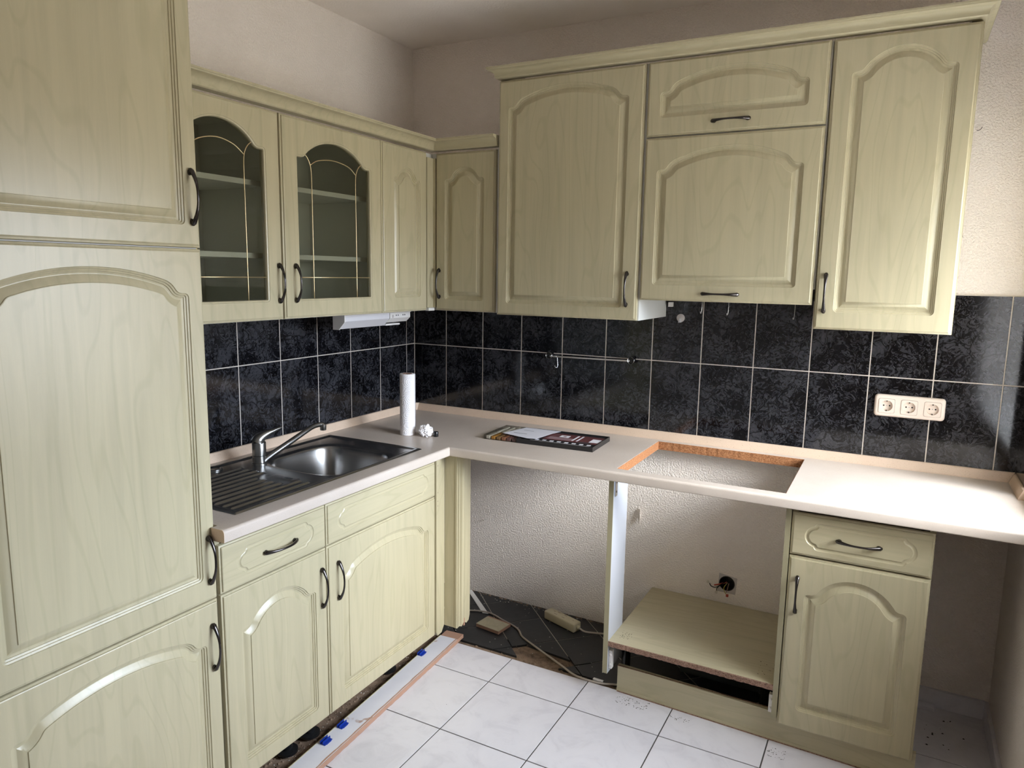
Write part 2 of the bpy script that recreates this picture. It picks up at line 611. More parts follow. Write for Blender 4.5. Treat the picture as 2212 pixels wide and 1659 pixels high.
def door_mesh(w, h, arch=None, groove=None, glass=False, edge=EDGE, prof=PANEL):
    bm = bmesh.new()
    def ring(pts, depth):
        return [bm.verts.new((x, -depth, y)) for x, y in pts]       # front faces local -Y
    def rect(i):
        return [(i, i), (w - i, i), (w - i, h - i), (i, h - i)]
    def bridge(A, B):
        n = len(A)
        for k in range(n):
            k2 = (k + 1) % n
            try:
                bm.faces.new((A[k], A[k2], B[k2], B[k]))
            except ValueError:
                pass
    prev = None
    for i, d in edge:
        rr_ = ring(rect(i), d)
        if prev is None:
            first = rr_
        else:
            bridge(prev, rr_)
        prev = rr_
    frame_in = prev
    def fill(A, B):
        es = []
        for L in (A, B):
            for k in range(len(L)):
                a, b_ = L[k], L[(k + 1) % len(L)]
                ed = bm.edges.get((a, b_)) or bm.edges.new((a, b_))
                es.append(ed)
        r_ = bmesh.ops.triangle_fill(bm, edges=es, use_beauty=True, normal=(0, -1, 0))
        poly = [(v_.co.x, v_.co.z) for v_ in B]
        bad = []
        for f in [g for g in r_['geom'] if isinstance(g, bmesh.types.BMFace)]:
            c_ = f.calc_center_median()
            inside = False
            for k in range(len(poly)):
                (xa, ya), (xb, yb_) = poly[k], poly[k - 1]
                if (ya > c_.z) != (yb_ > c_.z) and c_.x < (xb - xa) * (c_.z - ya) / (yb_ - ya) + xa:
                    inside = not inside
            if inside:
                bad.append(f)
        if bad:
            bmesh.ops.delete(bm, geom=bad, context='FACES_ONLY')
    if arch is not None and not glass:
        loops = [ring(arch.loop(d), z) for d, z in prof]
        fill(frame_in, loops[0])
        for a, b_ in zip(loops, loops[1:]):
            bridge(a, b_)
        bm.faces.new(loops[-1])
        bm.faces.new(first[::-1])
    elif arch is not None:
        pr = [(0.0, 0.0), (0.0015, -0.0018), (0.005, -0.0026), (0.0062, -0.0045), (0.0068, -0.0075), (0.0068, -0.019)]
        loops = [ring(arch.loop(d), z) for d, z in pr]
        fill(frame_in, loops[0])
        for a, b_ in zip(loops, loops[1:]):
            bridge(a, b_)
        fill(first, loops[-1])
    elif groove is not None:
        gp = [(-0.0065, 0.0), (-0.0045, -0.0022), (-0.0015, -0.0032), (0.002, -0.0032), (0.0045, -0.0022), (0.0065, 0.0)]
        loops = [ring(groove(d), z) for d, z in gp]
        fill(frame_in, loops[0])
        for a, b_ in zip(loops, loops[1:]):
            bridge(a, b_)
        bm.faces.new(loops[-1])
        bm.faces.new(first[::-1])
    bmesh.ops.remove_doubles(bm, verts=bm.verts, dist=2e-6)
    bmesh.ops.dissolve_degenerate(bm, edges=bm.edges, dist=1e-6)
    return bm


def label_groove(w, h, mx, my, bulge=0.032, ear=0.010):
    """ticket shaped groove centred on a drawer front; returns f(offset inward) -> loop"""
    hw = w / 2 - mx - bulge
    hh = h / 2 - my
    R_ = []
    # right end from bottom to top
    R_.append((hw, -hh))
    R_.append((hw + 0.004, -hh + 0.001))
    R_.append((hw + 0.0075, -hh + 0.006))
    R_.append((hw + 0.010, -hh + ear))
    ya = hh - ear
    for i in range(1, 14):
        t = -1 + 2 * i / 14
        a = t * PI / 2 * 0.86
        R_.append((hw + 0.010 + (bulge - 0.010) * (math.cos(a) - math.cos(PI / 2 * 0.86)) / (1 - math.cos(PI / 2 * 0.86)), ya * math.sin(a) / math.sin(PI / 2 * 0.86)))
    R_.append((hw + 0.010, hh - ear))
    R_.append((hw + 0.0075, hh - 0.006))
    R_.append((hw + 0.004, hh - 0.001))
    R_.append((hw, hh))
    L_ = [(-x, -y) for x, y in R_]
    C = R_ + L_
    n = len(C)
    nor = []
    for i in range(n):
        p, q = Vector(C[i - 1]), Vector(C[(i + 1) % n])
        t = (q - p).normalized()
        nor.append(Vector((-t.y, t.x)))          # inward for a counter-clockwise loop
    def f(d):
        return [(w / 2 + C[i][0] + nor[i].x * d, h / 2 + C[i][1] + nor[i].y * d) for i in range(n)]
    return f


_handle_mesh = {}


def handle_mesh(L=0.128):
    if L in _handle_mesh:
        return _handle_mesh[L]
    n = 28; seg = 12
    verts = []; faces = []
    for i in range(n + 1):
        t = i / n
        s = abs(2 * t - 1)
        z = L * (t - 0.5)
        out = 0.0035 + 0.0235 * (1 - s ** 2.3)
        hw = 0.0033 + 0.0040 * max(0, (s - 0.25) / 0.75) ** 1.4          # across
        ht = 0.0026 + 0.0026 * s ** 2                                      # along the normal
        if i in (0, n):
            hw *= 0.55; ht *= 0.5
        dz = 1.0; do = -0.0235 * 2.3 * s ** 1.3 * (1 if t > 0.5 else -1) * 2 / L if 0 < s else 0
        T = Vector((0, do, dz)).normalized()
        Nn = Vector((0, T.z, -T.y))
        for k in range(seg):
            a = 2 * PI * k / seg
            p = Vector((hw * math.cos(a), -out, z)) + Vector((0, -Nn.y, Nn.z)) * (ht * math.sin(a))
            verts.append(p)
    for i in range(n):
        for k in range(seg):
            k2 = (k + 1) % seg
            faces.append((i * seg + k, i * seg + k2, (i + 1) * seg + k2, (i + 1) * seg + k))
    faces.append(tuple(range(seg))[::-1])
    faces.append(tuple(n * seg + k for k in range(seg)))
    # two little feet that stand on the door
    def foot(z0, z1):
        b0 = len(verts)
        prof = [(0.0, 0.0062), (0.006, 0.0052)]
        for o_, r_ in prof:
            for k in range(10):
                a = 2 * PI * k / 10
                verts.append(Vector((r_ * math.cos(a), -o_, z0 + (z1 - z0) * 0.5 + r_ * 1.25 * math.sin(a))))
        for k in range(10):
            k2 = (k + 1) % 10
            faces.append((b0 + k, b0 + k2, b0 + 10 + k2, b0 + 10 + k))
        faces.append(tuple(b0 + 10 + k for k in range(10)))
    foot(-L / 2 + 0.002, -L / 2 + 0.016)
    foot(L / 2 - 0.016, L / 2 - 0.002)
    me = bpy.data.meshes.new('handle')
    me.from_pydata([tuple(v) for v in verts], [], faces)
    bm = bmesh.new(); bm.from_mesh(me); bmesh.ops.recalc_face_normals(bm, faces=bm.faces); bm.to_mesh(me); bm.free()
    me.materials.append(M['gunmetal'])
    me.shade_smooth(); me.set_sharp_from_angle(angle=math.radians(50))
    _handle_mesh[L] = me
    return me


def add_handle(parent, u, v, horizontal=False, L=0.128):
    o = bpy.data.objects.new('handle', handle_mesh(L))
    COL.objects.link(o)
    mw = WM[parent.name] @ Matrix.Translation((u, 0, v))
    if horizontal:
        mw = mw @ Matrix.Rotation(PI / 2, 4, 'Y')
    attach(o, mw, parent)
    o['label'] = 'dark metal bow handle'
    return o


def front(parent, name, side, a0, a1, z0, z1, plane, arch=None, groove=None, glass=False, mat='foil', gap=0.0015):
    """a cabinet front. side 'B': faces -Y, a = x. side 'L': faces +X, a = y."""
    w = a1 - a0 - 2 * gap
    h = z1 - z0 - 2 * gap
    bm = door_mesh(w, h, arch, groove, glass)
    if side == 'B':
        loc = (a0 + gap, plane, z0 + gap); rz = 0
    else:
        loc = (plane, a0 + gap, z0 + gap); rz = PI / 2
    o = bm_obj(name, bm, mat, parent, 28, loc, rz)
    for p in o.data.polygons:                 # the flat fields stay flat shaded
        if abs(p.normal.y) > 0.9995:
            p.use_smooth = False
    return o


# ------------------------------------------------------------------ room shell
XR, ZC, YF = 2.507, 2.583, -4.0
ZT, THK = 0.880, 0.035
TW, TH, ZG = 0.204, 0.2997, 1.2085

# floor with its screed, white tiles, old black tiles
floor = struct(box('floor', -0.1, XR + 0.1, YF - 0.1, 0.1, -0.12, -0.012, 'screed'), 'bare brown screed floor under white and old black tiles')
bm = bmesh.new()
GR = 0.0022
tile_mesh = {}


def tile(parent, name, x0, x1, y0, y1, z0, z1, mat, bev=0.0012, axis='Z', key=None):
    """tile box with a soft edge; alike sizes share the mesh"""
    k = (round(x1 - x0, 4), round(y1 - y0, 4), round(z1 - z0, 4), mat)
    if k not in tile_mesh:
        bm = bmesh.new()
        add_box(bm, -(x1 - x0) / 2, (x1 - x0) / 2, -(y1 - y0) / 2, (y1 - y0) / 2, -(z1 - z0) / 2, (z1 - z0) / 2, bev)
        bmesh.ops.recalc_face_normals(bm, faces=bm.faces)
        me = bpy.data.meshes.new(name); bm.to_mesh(me); bm.free()
        me.materials.append(M[mat])
        tile_mesh[k] = me
    o = bpy.data.objects.new(name, tile_mesh[k])
    COL.objects.link(o)
    attach(o, Matrix.Translation(((x0 + x1) / 2, (y0 + y1) / 2, (z0 + z1) / 2)), parent)
    return o


FT, FX, FY = 0.3351, 0.8301, -0.6771
boxes('floor_grout', [(0.56, XR, YF, -0.486, -0.012, -0.0022), (1.87, XR, -0.486, 0.0, -0.012, -0.0022)], 'grout_dark', floor)
for i in range(-1, 6):
    for j in range(-11, 3):
        x0, x1 = FX + i * FT, FX + (i + 1) * FT
        y0, y1 = FY + j * FT, FY + (j + 1) * FT
        xa, xb = max(x0 + GR, 0.562), min(x1 - GR, XR - 0.003)
        ya, yb = max(y0 + GR, YF + 0.003), min(y1 - GR, -0.003)
        if xb <= xa + 0.01 or yb <= ya + 0.01:
            continue
        if yb > -0.486:
            if xb < 1.87:
                yb = -0.486
            elif xa < 1.87:
                if ya > -0.486:
                    xa = 1.87
                else:
                    tile(floor, 'floor_tile', 1.87, xb, -0.486, yb, -0.010, 0.0, 'white_floor_tile')
                    yb = -0.486
        if yb <= ya + 0.01 or xb <= xa + 0.01:
            continue
        tile(floor, 'floor_tile', xa, xb, ya, yb, -0.010, 0.0, 'white_floor_tile', 0.0007)

# old black tiles laid diagonally (x+y = const, x-y = const)
def clip_poly(poly, a, b_, c):
    """keep a*x+b*y<=c"""
    out = []
    for i in range(len(poly)):
        p, q = poly[i], poly[(i + 1) % len(poly)]
        dp, dq = a * p[0] + b_ * p[1] - c, a * q[0] + b_ * q[1] - c
        if dp <= 0:
            out.append(p)
        if dp * dq < 0:
            t = dp / (dp - dq)
            out.append((p[0] + t * (q[0] - p[0]), p[1] + t * (q[1] - p[1])))
    return out


edge_cut = {0: -0.462, 1: -0.462}
for i in range(-3, 6):
    for j in range(-2, 6):
        s0, s1 = 0.386 + 0.2855 * i + 0.0035, 0.386 + 0.2855 * (i + 1) - 0.0035
        d0, d1 = 0.583 + 0.2965 * j + 0.0035, 0.583 + 0.2965 * (j + 1) - 0.0035
        P = [((s0 + d0) / 2, (s0 - d0) / 2), ((s1 + d0) / 2, (s1 - d0) / 2), ((s1 + d1) / 2, (s1 - d1) / 2), ((s0 + d1) / 2, (s0 - d1) / 2)]
        P = clip_poly(P, 0, 1, -0.006)          # back wall
        P = clip_poly(P, 1, 0, 1.862) if P else P
        P = clip_poly(P, -1, 0, -0.02) if P else P
        if P:
            P = clip_poly(P, 0, -1, 0.452)       # broken front edge
        # tiles missing where the screed shows
        if P:
            cx = sum(p[0] for p in P) / len(P); cy = sum(p[1] for p in P) / len(P)
            # one tile is broken off along a slanting line, bare screed in front of it
            if (i, j) == (0, 2):
                ax_, ay_, bx_, by_ = 0.826, -0.348, 1.016, -0.369
                P = clip_poly(P, by_ - ay_, ax_ - bx_, (by_ - ay_) * ax_ + (ax_ - bx_) * ay_)
        if not P or len(P) < 3:
            continue
        area = 0.5 * abs(sum(P[k][0] * P[(k + 1) % len(P)][1] - P[(k + 1) % len(P)][0] * P[k][1] for k in range(len(P))))
        if area < 3e-4:
            continue
        cx = sum(p[0] for p in P) / len(P); cy = sum(p[1] for p in P) / len(P)
        n = len(P)
        vs = [(p[0] - cx, p[1] - cy, 0.0035) for p in P] + [(p[0] - cx, p[1] - cy, -0.0055) for p in P]
        fs = [tuple(range(n)), tuple(range(2 * n - 1, n - 1, -1))] + [(k, n + k, n + (k + 1) % n, (k + 1) % n) for k in range(n)]
        bmx = bmesh.new()
        vv = [bmx.verts.new(v_) for v_ in vs]
        for f in fs:
            bmx.faces.new([vv[k] for k in f])
        bm_obj('black_floor_tile', bmx, 'black_floor_tile', floor, None, (cx, cy, -0.0065))
box('black_tile_grout', 0.02, 1.862, -0.345, -0.006, -0.0119, -0.0050, 'cable_grey', floor)
bm.free()

# walls
bm = bmesh.new()
hx, hz, hr = 1.5735, 0.3045, 0.0315
outer = [bm.verts.new(p) for p in ((-0.25, 0, -0.1), (XR + 0.25, 0, -0.1), (XR + 0.25, 0, ZC + 0.05), (-0.25, 0, ZC + 0.05))]
inner = [bm.verts.new((hx + hr * math.cos(2 * PI * k / 24), 0, hz + hr * math.sin(2 * PI * k / 24))) for k in range(24)]
es = []
for L_ in (outer, inner):
    for k in range(len(L_)):
        es.append(bm.edges.new((L_[k], L_[(k + 1) % len(L_)])))
bmesh.ops.triangle_fill(bm, edges=es, use_beauty=True, normal=(0, -1, 0))
r = bmesh.ops.extrude_face_region(bm, geom=bm.faces[:])
for v_ in [g for g in r['geom'] if isinstance(g, bmesh.types.BMVert)]:
    v_.co.y = 0.22
wall_back = struct(bm_obj('wall_back', bm, 'woodchip_paint'), 'off-white woodchip papered wall behind the hob run')
wall_left = struct(box('wall_left', -0.22, 0.0, YF - 0.2, 0.0, -0.1, ZC + 0.05, 'woodchip_paint'), 'off-white wall behind the sink run')
WY0, WY1, WZ0, WZ1 = -1.60, -0.21, 0.92, 1.97
WT = 0.42
wall_right = struct(boxes('wall_right', [
    (XR, XR + WT, YF - 0.2, WY0, -0.1, ZC + 0.05), (XR, XR + WT, WY1, 0.0, -0.1, ZC + 0.05),
    (XR, XR + WT, WY0, WY1, -0.1, WZ0), (XR, XR + WT, WY0, WY1, WZ1, ZC + 0.05)], 'woodchip_paint'), 'white side wall with the window')
blocker_wall = struct(box('light_blocker_wall', XR + WT, XR + WT + 2.4, -2.35, -2.12, -2.5, 3.0, 'render_plaster'), 'unseen plain wall added outside the window to block oblique light')  # added out of view to cut steep sidelong daylight through the window
wall_front = struct(box('wall_front', -0.22, XR + WT, YF - 0.2, YF, -0.1, ZC + 0.05, 'woodchip_paint'), 'white wall behind the viewer')
ceiling = struct(box('ceiling', -0.22, XR + WT, YF - 0.2, 0.22, ZC, ZC + 0.12, 'ceiling_paint'), 'white painted ceiling')

# window and glazed balcony door in the right wall
def opening(name, label, y0, y1, z0, z1):
    w_ = thing(name, label, 'window', (XR + 0.22, (y0 + y1) / 2, z0))
    del w_['category']
    struct(w_)
    a, b_ = XR + WT - 0.08, XR + WT - 0.02
    boxes('frame', [(a, b_, y0, y0 + 0.06, z0, z1), (a, b_, y1 - 0.06, y1, z0, z1), (a, b_, y0 + 0.06, y1 - 0.06, z0, z0 + 0.06), (a, b_, y0 + 0.06, y1 - 0.06, z1 - 0.06, z1)], 'window_white', w_)
    box('pane', a + 0.028, a + 0.032, y0 + 0.06, y1 - 0.06, z0 + 0.06, z1 - 0.06, 'window_glass', w_)
    box('sill', XR + 0.005, a, y0, y1, z0, z0 + 0.015, 'window_white', w_)
    return w_


opening('window_1', 'white framed window in the right wall', WY0, WY1, WZ0, WZ1)

# tiles on the walls: each one its own piece, proud of the grout
TT = 0.006
z_rows = [(ZG - TH, ZG), (ZG, ZG + TH)]
boxes('tile_grout', [(0.0, XR, -TT + 0.0012, 0.0, ZG - TH - 0.03, ZG + TH + 0.002)], 'grout_light', wall_back)
xe = [0.0] + [0.1926 + TW * k for k in range(12)] + [XR]
G2 = 0.0019
for z0, z1 in z_rows:
    for a, b_ in zip(xe, xe[1:]):
        tile(wall_back, 'wall_tile', a + (G2 if a > 0 else 0.008), b_ - (G2 if b_ < XR else 0.004), -TT, 0.0, z0 + G2, z1 - G2, 'dark_marble_tile', 0.0008)
boxes('tile_grout', [(0.0, TT - 0.0012, -1.75, 0.0, ZG - TH - 0.03, ZG + TH + 0.002)], 'grout_light', wall_left)
ye = [0.0] + [-0.071 - TW * k for k in range(9)]
for z0, z1 in z_rows:
    for a, b_ in zip(ye, ye[1:]):
        tile(wall_left, 'wall_tile', 0.0, TT, b_ + G2, a - (G2 if a < 0 else 0.008), z0 + G2, z1 - G2, 'dark_marble_tile', 0.0008)
boxes('tile_grout', [(XR - TT + 0.0012, XR, WY1, -0.006, ZG - TH - 0.03, ZG + TH + 0.002)], 'grout_light', wall_right)
for z0, z1 in z_rows:
    tile(wall_right, 'wall_tile', XR - TT, XR, WY1, -0.010, z0 + G2, z1 - G2, 'dark_marble_tile', 0.0008)

# skirting in the niche
bb = box('baseboard_back', 2.262, XR - 0.012, -0.014, 0.0, 0.0, 0.068, 'white_floor_tile', None, 0.001); struct(bb, 'white tile skirting in the dark niche')
bb = box('baseboard_right', XR - 0.013, XR, -1.13, -0.0, 0.0, 0.066, 'white_floor_tile', None, 0.001); struct(bb, 'white tile skirting along the right wall')

# ------------------------------------------------------------------ tall cabinet
XL = 0.547
TY0, TY1 = -2.240, -1.660
tc = thing('tall_cabinet', 'tall pale green cabinet with three arched doors beside the sink', 'cabinet', (0.27, (TY0 + TY1) / 2, 0))
box('body', 0.008, XL - 0.020, TY0 + 0.002, TY1 - 0.002, 0.085, 2.40, 'melamine', tc)
box('plinth', 0.05, 0.50, TY0 + 0.005, TY1 - 0.005, 0.0, 0.085, 'foil_horizontal', tc)
W = TY1 - TY0 - 0.003
for (z0, z1, yb, ys, yc, hv) in ((0.086, 0.676, 0.055, 0.473, 0.535, (0.4777 + 0.6132) / 2), (0.676, 1.606, 0.062, 0.818, 0.880, (0.7237 + 0.8606) / 2),
                                 (1.606, 2.40, 0.054, 0.662, 0.725, (1.6616 + 1.7972) / 2)):
    d = front(tc, 'door', 'L', TY0, TY1, z0, z1, XL, Arch(0.044, W - 0.044, yb, ys, yc))
    add_handle(d, W - 0.0245, hv - z0 - 0.0015, L=0.136)

# ------------------------------------------------------------------ wall cabinets on the left wall
DX = 0.36
ZB, ZL = 1.3975, 2.041


def came(door, pts, r=0.0016):
    sp = smooth_pts(pts, 6) if len(pts) > 2 else [Vector(p) for p in pts]
    v, f = tube_data([Vector((p[0], 0.0072, p[1])) for p in sp], r, 8)
    # flatten toward the pane
    mw = WM[door.name]
    me = bpy.data.meshes.new('lead_strip'); me.from_pydata([tuple(x) for x in v], [], f); me.update()
    me.materials.append(M['brass_came']); me.shade_smooth()
    o = bpy.data.objects.new('lead_strip', me); COL.objects.link(o)
    attach(o, mw.copy(), door)
    return o


def glass_cabinet(y0, y1, label, handle_left, arch_l, arch_r):
    t = thing('wall_cabinet', label, 'cabinet', (0.17, (y0 + y1) / 2, ZB), 'glazed wall cabinets on the left wall')
    x1 = DX - 0.020
    boxes('body', [(0.006, x1, y0 + 0.001, y0 + 0.017, ZB, ZL), (0.006, x1, y1 - 0.017, y1 - 0.001, ZB, ZL), (0.006, x1, y0 + 0.017, y1 - 0.017, ZB, ZB + 0.016),
                   (0.006, x1, y0 + 0.017, y1 - 0.017, ZL - 0.016, ZL), (0.006, 0.012, y0 + 0.017, y1 - 0.017, ZB + 0.016, ZL - 0.016)], 'shelf_white', t)
    for z in (1.600, 1.823):
        box('shelf', 0.014, 0.300, y0 + 0.018, y1 - 0.018, z - 0.008, z + 0.008, 'shelf_white', t)
    w = y1 - y0 - 0.003
    A = Arch(arch_l, w - arch_r, 0.057, 0.526, 0.590, rc=0.010, sh=0.014, rv=0.022, re=0.06, th=52)
    d = front(t, 'door', 'L', y0, y1, ZB, ZL, DX, A, glass=True)
    # pane
    L = A.loop(0.004)
    bm = bmesh.new()
    fr = [bm.verts.new((x, 0.0085, z)) for x, z in L]
    bk = [bm.verts.new((x, 0.0125, z)) for x, z in L]
    bm.faces.new(fr); bm.faces.new(bk[::-1])
    for k in range(len(L)):
        k2 = (k + 1) % len(L)
        try:
            bm.faces.new((fr[k], fr[k2], bk[k2], bk[k]))
        except ValueError:
            pass
    bmesh.ops.remove_doubles(bm, verts=bm.verts, dist=1e-6)
    p = bm_obj('glass_pane', bm, 'smoked_glass', d)
    mw = WM[d.name]; attach(p, mw.copy(), d)
    xl, xr = arch_l + 0.004, w - arch_r - 0.004
    va, vb = xl + 0.070, xr - 0.076
    b0 = 0.061
    zc_ = 0.488
    came(d, [(xl, 0.134), (xr, 0.134)])
    came(d, [(va, b0), (va, 0.25), (va, 0.42), (va - 0.002, zc_), (va - 0.016, zc_ + 0.032), (va - 0.040, zc_ + 0.052)])
    came(d, [(vb, b0), (vb, 0.25), (vb, 0.42), (vb + 0.002, zc_), (vb + 0.015, zc_ + 0.032), (vb + 0.040, zc_ + 0.052)])
    mid = (va + vb) / 2
    came(d, [(va - 0.006, zc_ + 0.012), (va + 0.035, zc_ + 0.032), (mid, zc_ + 0.041), (vb - 0.035, zc_ + 0.030), (vb + 0.003, zc_ + 0.006)])
    u = 0.045 if handle_left else w - 0.020
    add_handle(d, u, 1.513 - ZB, L=0.125)
    return t


glass_cabinet(-1.655, -1.204, 'glazed wall cabinet with leaded arch door next to the tall cabinet', False, 0.058, 0.058)
glass_cabinet(-1.201, -0.699, 'glazed wall cabinet with leaded arch door nearer the corner above the lamp', True, 0.064, 0.061)

# corner wall cabinet with two narrow doors
cw = thing('corner_wall_cabinet', 'corner wall cabinet with two narrow arched doors meeting at the corner', 'cabinet', (0.17, -0.17, ZB))
bm = bmesh.new()
add_box(bm, 0.006, DX - 0.021, -0.698, -0.342, ZB, ZL)
add_box(bm, 0.006, 0.662, -0.340, -0.006, ZB, ZL)
bm_obj('body', bm, 'melamine', cw)
boxes('corner_filler', [(0.340, 0.356, -0.400, -0.345, ZB + 0.012, ZL - 0.02), (0.345, 0.367, -0.356, -0.345, ZB + 0.012, ZL - 0.02)], 'foil', cw)
box('corner_bracket', 0.342, 0.360, -0.395, -0.352, ZB - 0.001, ZB + 0.011, 'shelf_white', cw)
w = 0.699 - 0.402 - 0.003
d = front(cw, 'door', 'L', -0.699, -0.402, ZB, ZL, DX, Arch(0.070, w - 0.050, 0.057, 0.520, 0.585, rc=0.012, sh=0.004, rv=0.018, re=0.05, th=60))
w = 0.6555 - 0.369 - 0.003
d = front(cw, 'door', 'B', 0.369, 0.6555, ZB, ZL, -DX, Arch(0.046, w - 0.050, 0.045, 0.536, 0.598, rc=0.012, sh=0.004, rv=0.018, re=0.05, th=60))
add_handle(d, 0.020, 1.509 - ZB, L=0.125)

# ------------------------------------------------------------------ wall cabinets on the back wall
DY = -0.378
ZB2, ZR = 1.3917, 2.2872


def wall_cab(x0, x1, label):
    return thing('wall_cabinet', label, 'cabinet', ((x0 + x1) / 2, -0.18, ZB2), 'pale green wall cabinets above the hob run')


ca = wall_cab(0.675, 1.261, 'large tall wall cabinet with one wide arched door beside the corner')
box('body', 0.668, 1.2645, DY + 0.0205, -0.0065, ZB2 + 0.001, ZR, 'melamine', ca)
w = 1.261 - 0.675 - 0.003
d = front(ca, 'door', 'B', 0.675, 1.261, ZB2, ZR, DY, Arch(0.043, w - 0.056, 0.046, 0.793, 0.858))
add_handle(d, 1.2213 - 0.675 - 0.0015, 1.505 - ZB2)

ch = wall_cab(1.268, 1.8536, 'extractor cabinet with two stacked flap doors over the hob cutout')
bm = bmesh.new()
add_box(bm, 1.2665, 1.8565, DY + 0.0205, -0.0065, 1.52, ZR)
bm_obj('body', bm, 'melamine', ch)
boxes('hood_insert', [(1.285, 1.838, DY + 0.04, -0.05, 1.485, 1.52)], 'black_plastic', ch)
w = 1.8536 - 1.268 - 0.003
d = front(ch, 'flap_door', 'B', 1.268, 1.8536, 2.0357, ZR, DY, Arch(0.047, w - 0.055, 0.060, 0.146, 0.212))
add_handle(d, (1.4963 + 1.6225) / 2 - 1.2695, 2.0723 - 2.0372, True)
d = front(ch, 'flap_door', 'B', 1.268, 1.8536, 1.468, 2.0340, DY, Arch(0.046, w - 0.054, 0.055, 0.454, 0.524))
add_handle(d, (1.4923 + 1.6223) / 2 - 1.2695, 1.4975 - 1.4695, True)
box('rail_bracket', 1.279, 1.294, -0.030, -0.0065, 1.434, 1.452, 'white_plastic', ch)
box('rail', 1.2675, 1.8555, -0.060, -0.045, 1.474, 1.484, 'black_plastic', ch)

cr = wall_cab(1.8606, 2.2504, 'tall narrow wall cabinet at the right end above the socket')
box('body', 1.8585, 2.2520, DY + 0.0205, -0.0065, ZB2 + 0.001, ZR, 'foil', cr)
w = 2.2504 - 1.8606 - 0.003
d = front(cr, 'door', 'B', 1.8606, 2.2504, ZB2, ZR, DY, Arch(0.055, w - 0.050, 0.056, 0.790, 0.853, rc=0.013, sh=0.004))
add_handle(d, 1.890 - 1.8621, 1.5085 - ZB2)

# cornices: profile (out, z) swept along the cabinet tops with mitres
def cornice(name, path, prof, label, cat='cornice'):
    """path: list of (x, y, mitre offset direction) with the offset applied per unit 'out'"""
    verts = []; faces = []
    n = len(prof)
    for (x, y, ox, oy) in path:
        for o_, z in prof:
            verts.append((x + ox * o_, y + oy * o_, z))
    for i in range(len(path) - 1):
        for k in range(n):
            k2 = (k + 1) % n
            faces.append((i * n + k, i * n + k2, (i + 1) * n + k2, (i + 1) * n + k))
    faces.append(tuple(range(n))); faces.append(tuple((len(path) - 1) * n + k for k in range(n))[::-1])
    bm = bmesh.new()
    vs = [bm.verts.new(v_) for v_ in verts]
    for f in faces:
        bm.faces.new([vs[k] for k in f])
    o = bm_obj(name, bm, 'foil_horizontal', None, 30)
    return tag(o, label, cat)


def crown_prof(z0, z1, out):
    h = z1 - z0
    P = [(-0.03, z0), (0.004, z0), (0.008, z0 + 0.003), (0.009, z0 + 0.010)]
    for i in range(1, 8):
        a = i / 8 * PI / 2
        P.append((0.009 + (out - 0.013) * (1 - math.cos(a)), z0 + 0.010 + (h - 0.020) * math.sin(a)))
    P += [(out - 0.003, z1 - 0.010), (out - 0.002, z1 - 0.006), (out, z1 - 0.005), (out, z1), (-0.03, z1)]
    return P


cornice('cornice', [(DX, -1.655, 1, 0), (DX, -DX, 1, -1), (0.6645, -DX, 0, -1)], crown_prof(2.050, 2.091, 0.040), 'low pale green cornice along the glazed wall cabinets and corner')
cornice('cornice', [(0.672, -0.004, -1, 0), (0.672, DY - 0.004, -1, -1), (2.2504, DY - 0.004, 1, -1), (2.2504, -0.004, 1, 0)], crown_prof(2.294, 2.332, 0.034), 'high pale green cornice on top of the back wall cabinets')

# ------------------------------------------------------------------ base cabinets, sink run
B0, B1, B2_ = -1.652, -1.239, -0.618
ZD, ZDT, ZDB = 0.677, 0.8185, 0.086


def base_body(t, side, a0, a1):
    if side == 'L':
        bxs = [(0.06, XL - 0.020, a0 + 0.001, a0 + 0.017, 0.09, 0.844), (0.06, XL - 0.020, a1 - 0.017, a1 - 0.001, 0.09, 0.844), (0.06, XL - 0.020, a0 + 0.017, a1 - 0.017, 0.09, 0.106),
               (0.06, 0.066, a0 + 0.017, a1 - 0.017, 0.106, 0.844), (XL - 0.04, XL - 0.020, a0 + 0.017, a1 - 0.017, 0.824, 0.844)]
    else:
        bxs = [(a0 + 0.001, a0 + 0.017, -XL + 0.020, -0.05, 0.106, 0.844), (a1 - 0.017, a1 - 0.001, -XL + 0.020, -0.05, 0.106, 0.844), (a0 + 0.017, a1 - 0.017, -XL + 0.020, -0.05, 0.106, 0.122),
               (a0 + 0.017, a1 - 0.017, -0.056, -0.05, 0.122, 0.844), (a0 + 0.017, a1 - 0.017, -XL + 0.020, -XL + 0.04, 0.824, 0.844)]
    boxes('body', bxs, 'foil', t)


GB = 'pale green base cabinets'
t = thing('base_cabinet', 'narrow base cabinet with drawer handle left of the sink bowl', 'cabinet', (0.3, (B0 + B1) / 2, 0), GB)
base_body(t, 'L', B0, B1)
w = B1 - B0 - 0.003; hd = ZDT - ZD - 0.003
d = front(t, 'drawer', 'L', B0, B1, ZD, ZDT, XL, groove=label_groove(w, hd, 0.062, 0.034), mat='foil_horizontal')
add_handle(d, (-1.5029 - 1.3716) / 2 - B0, 0.746 - ZD, True, 0.131)
d = front(t, 'door', 'L', B0, B1, ZDB, ZD, XL, Arch(0.060, w - 0.054, 0.055, 0.462, 0.527))
add_handle(d, -1.269 - B0, 0.548 - ZDB, L=0.136)
for yy in (-1.325, -1.222):
    lathe('foot', [(0.034, 0.0), (0.034, 0.008), (0.018, 0.012), (0.016, 0.09)], 'black_plastic', t, 20, (0.462, yy - 0.03, -0.0005))

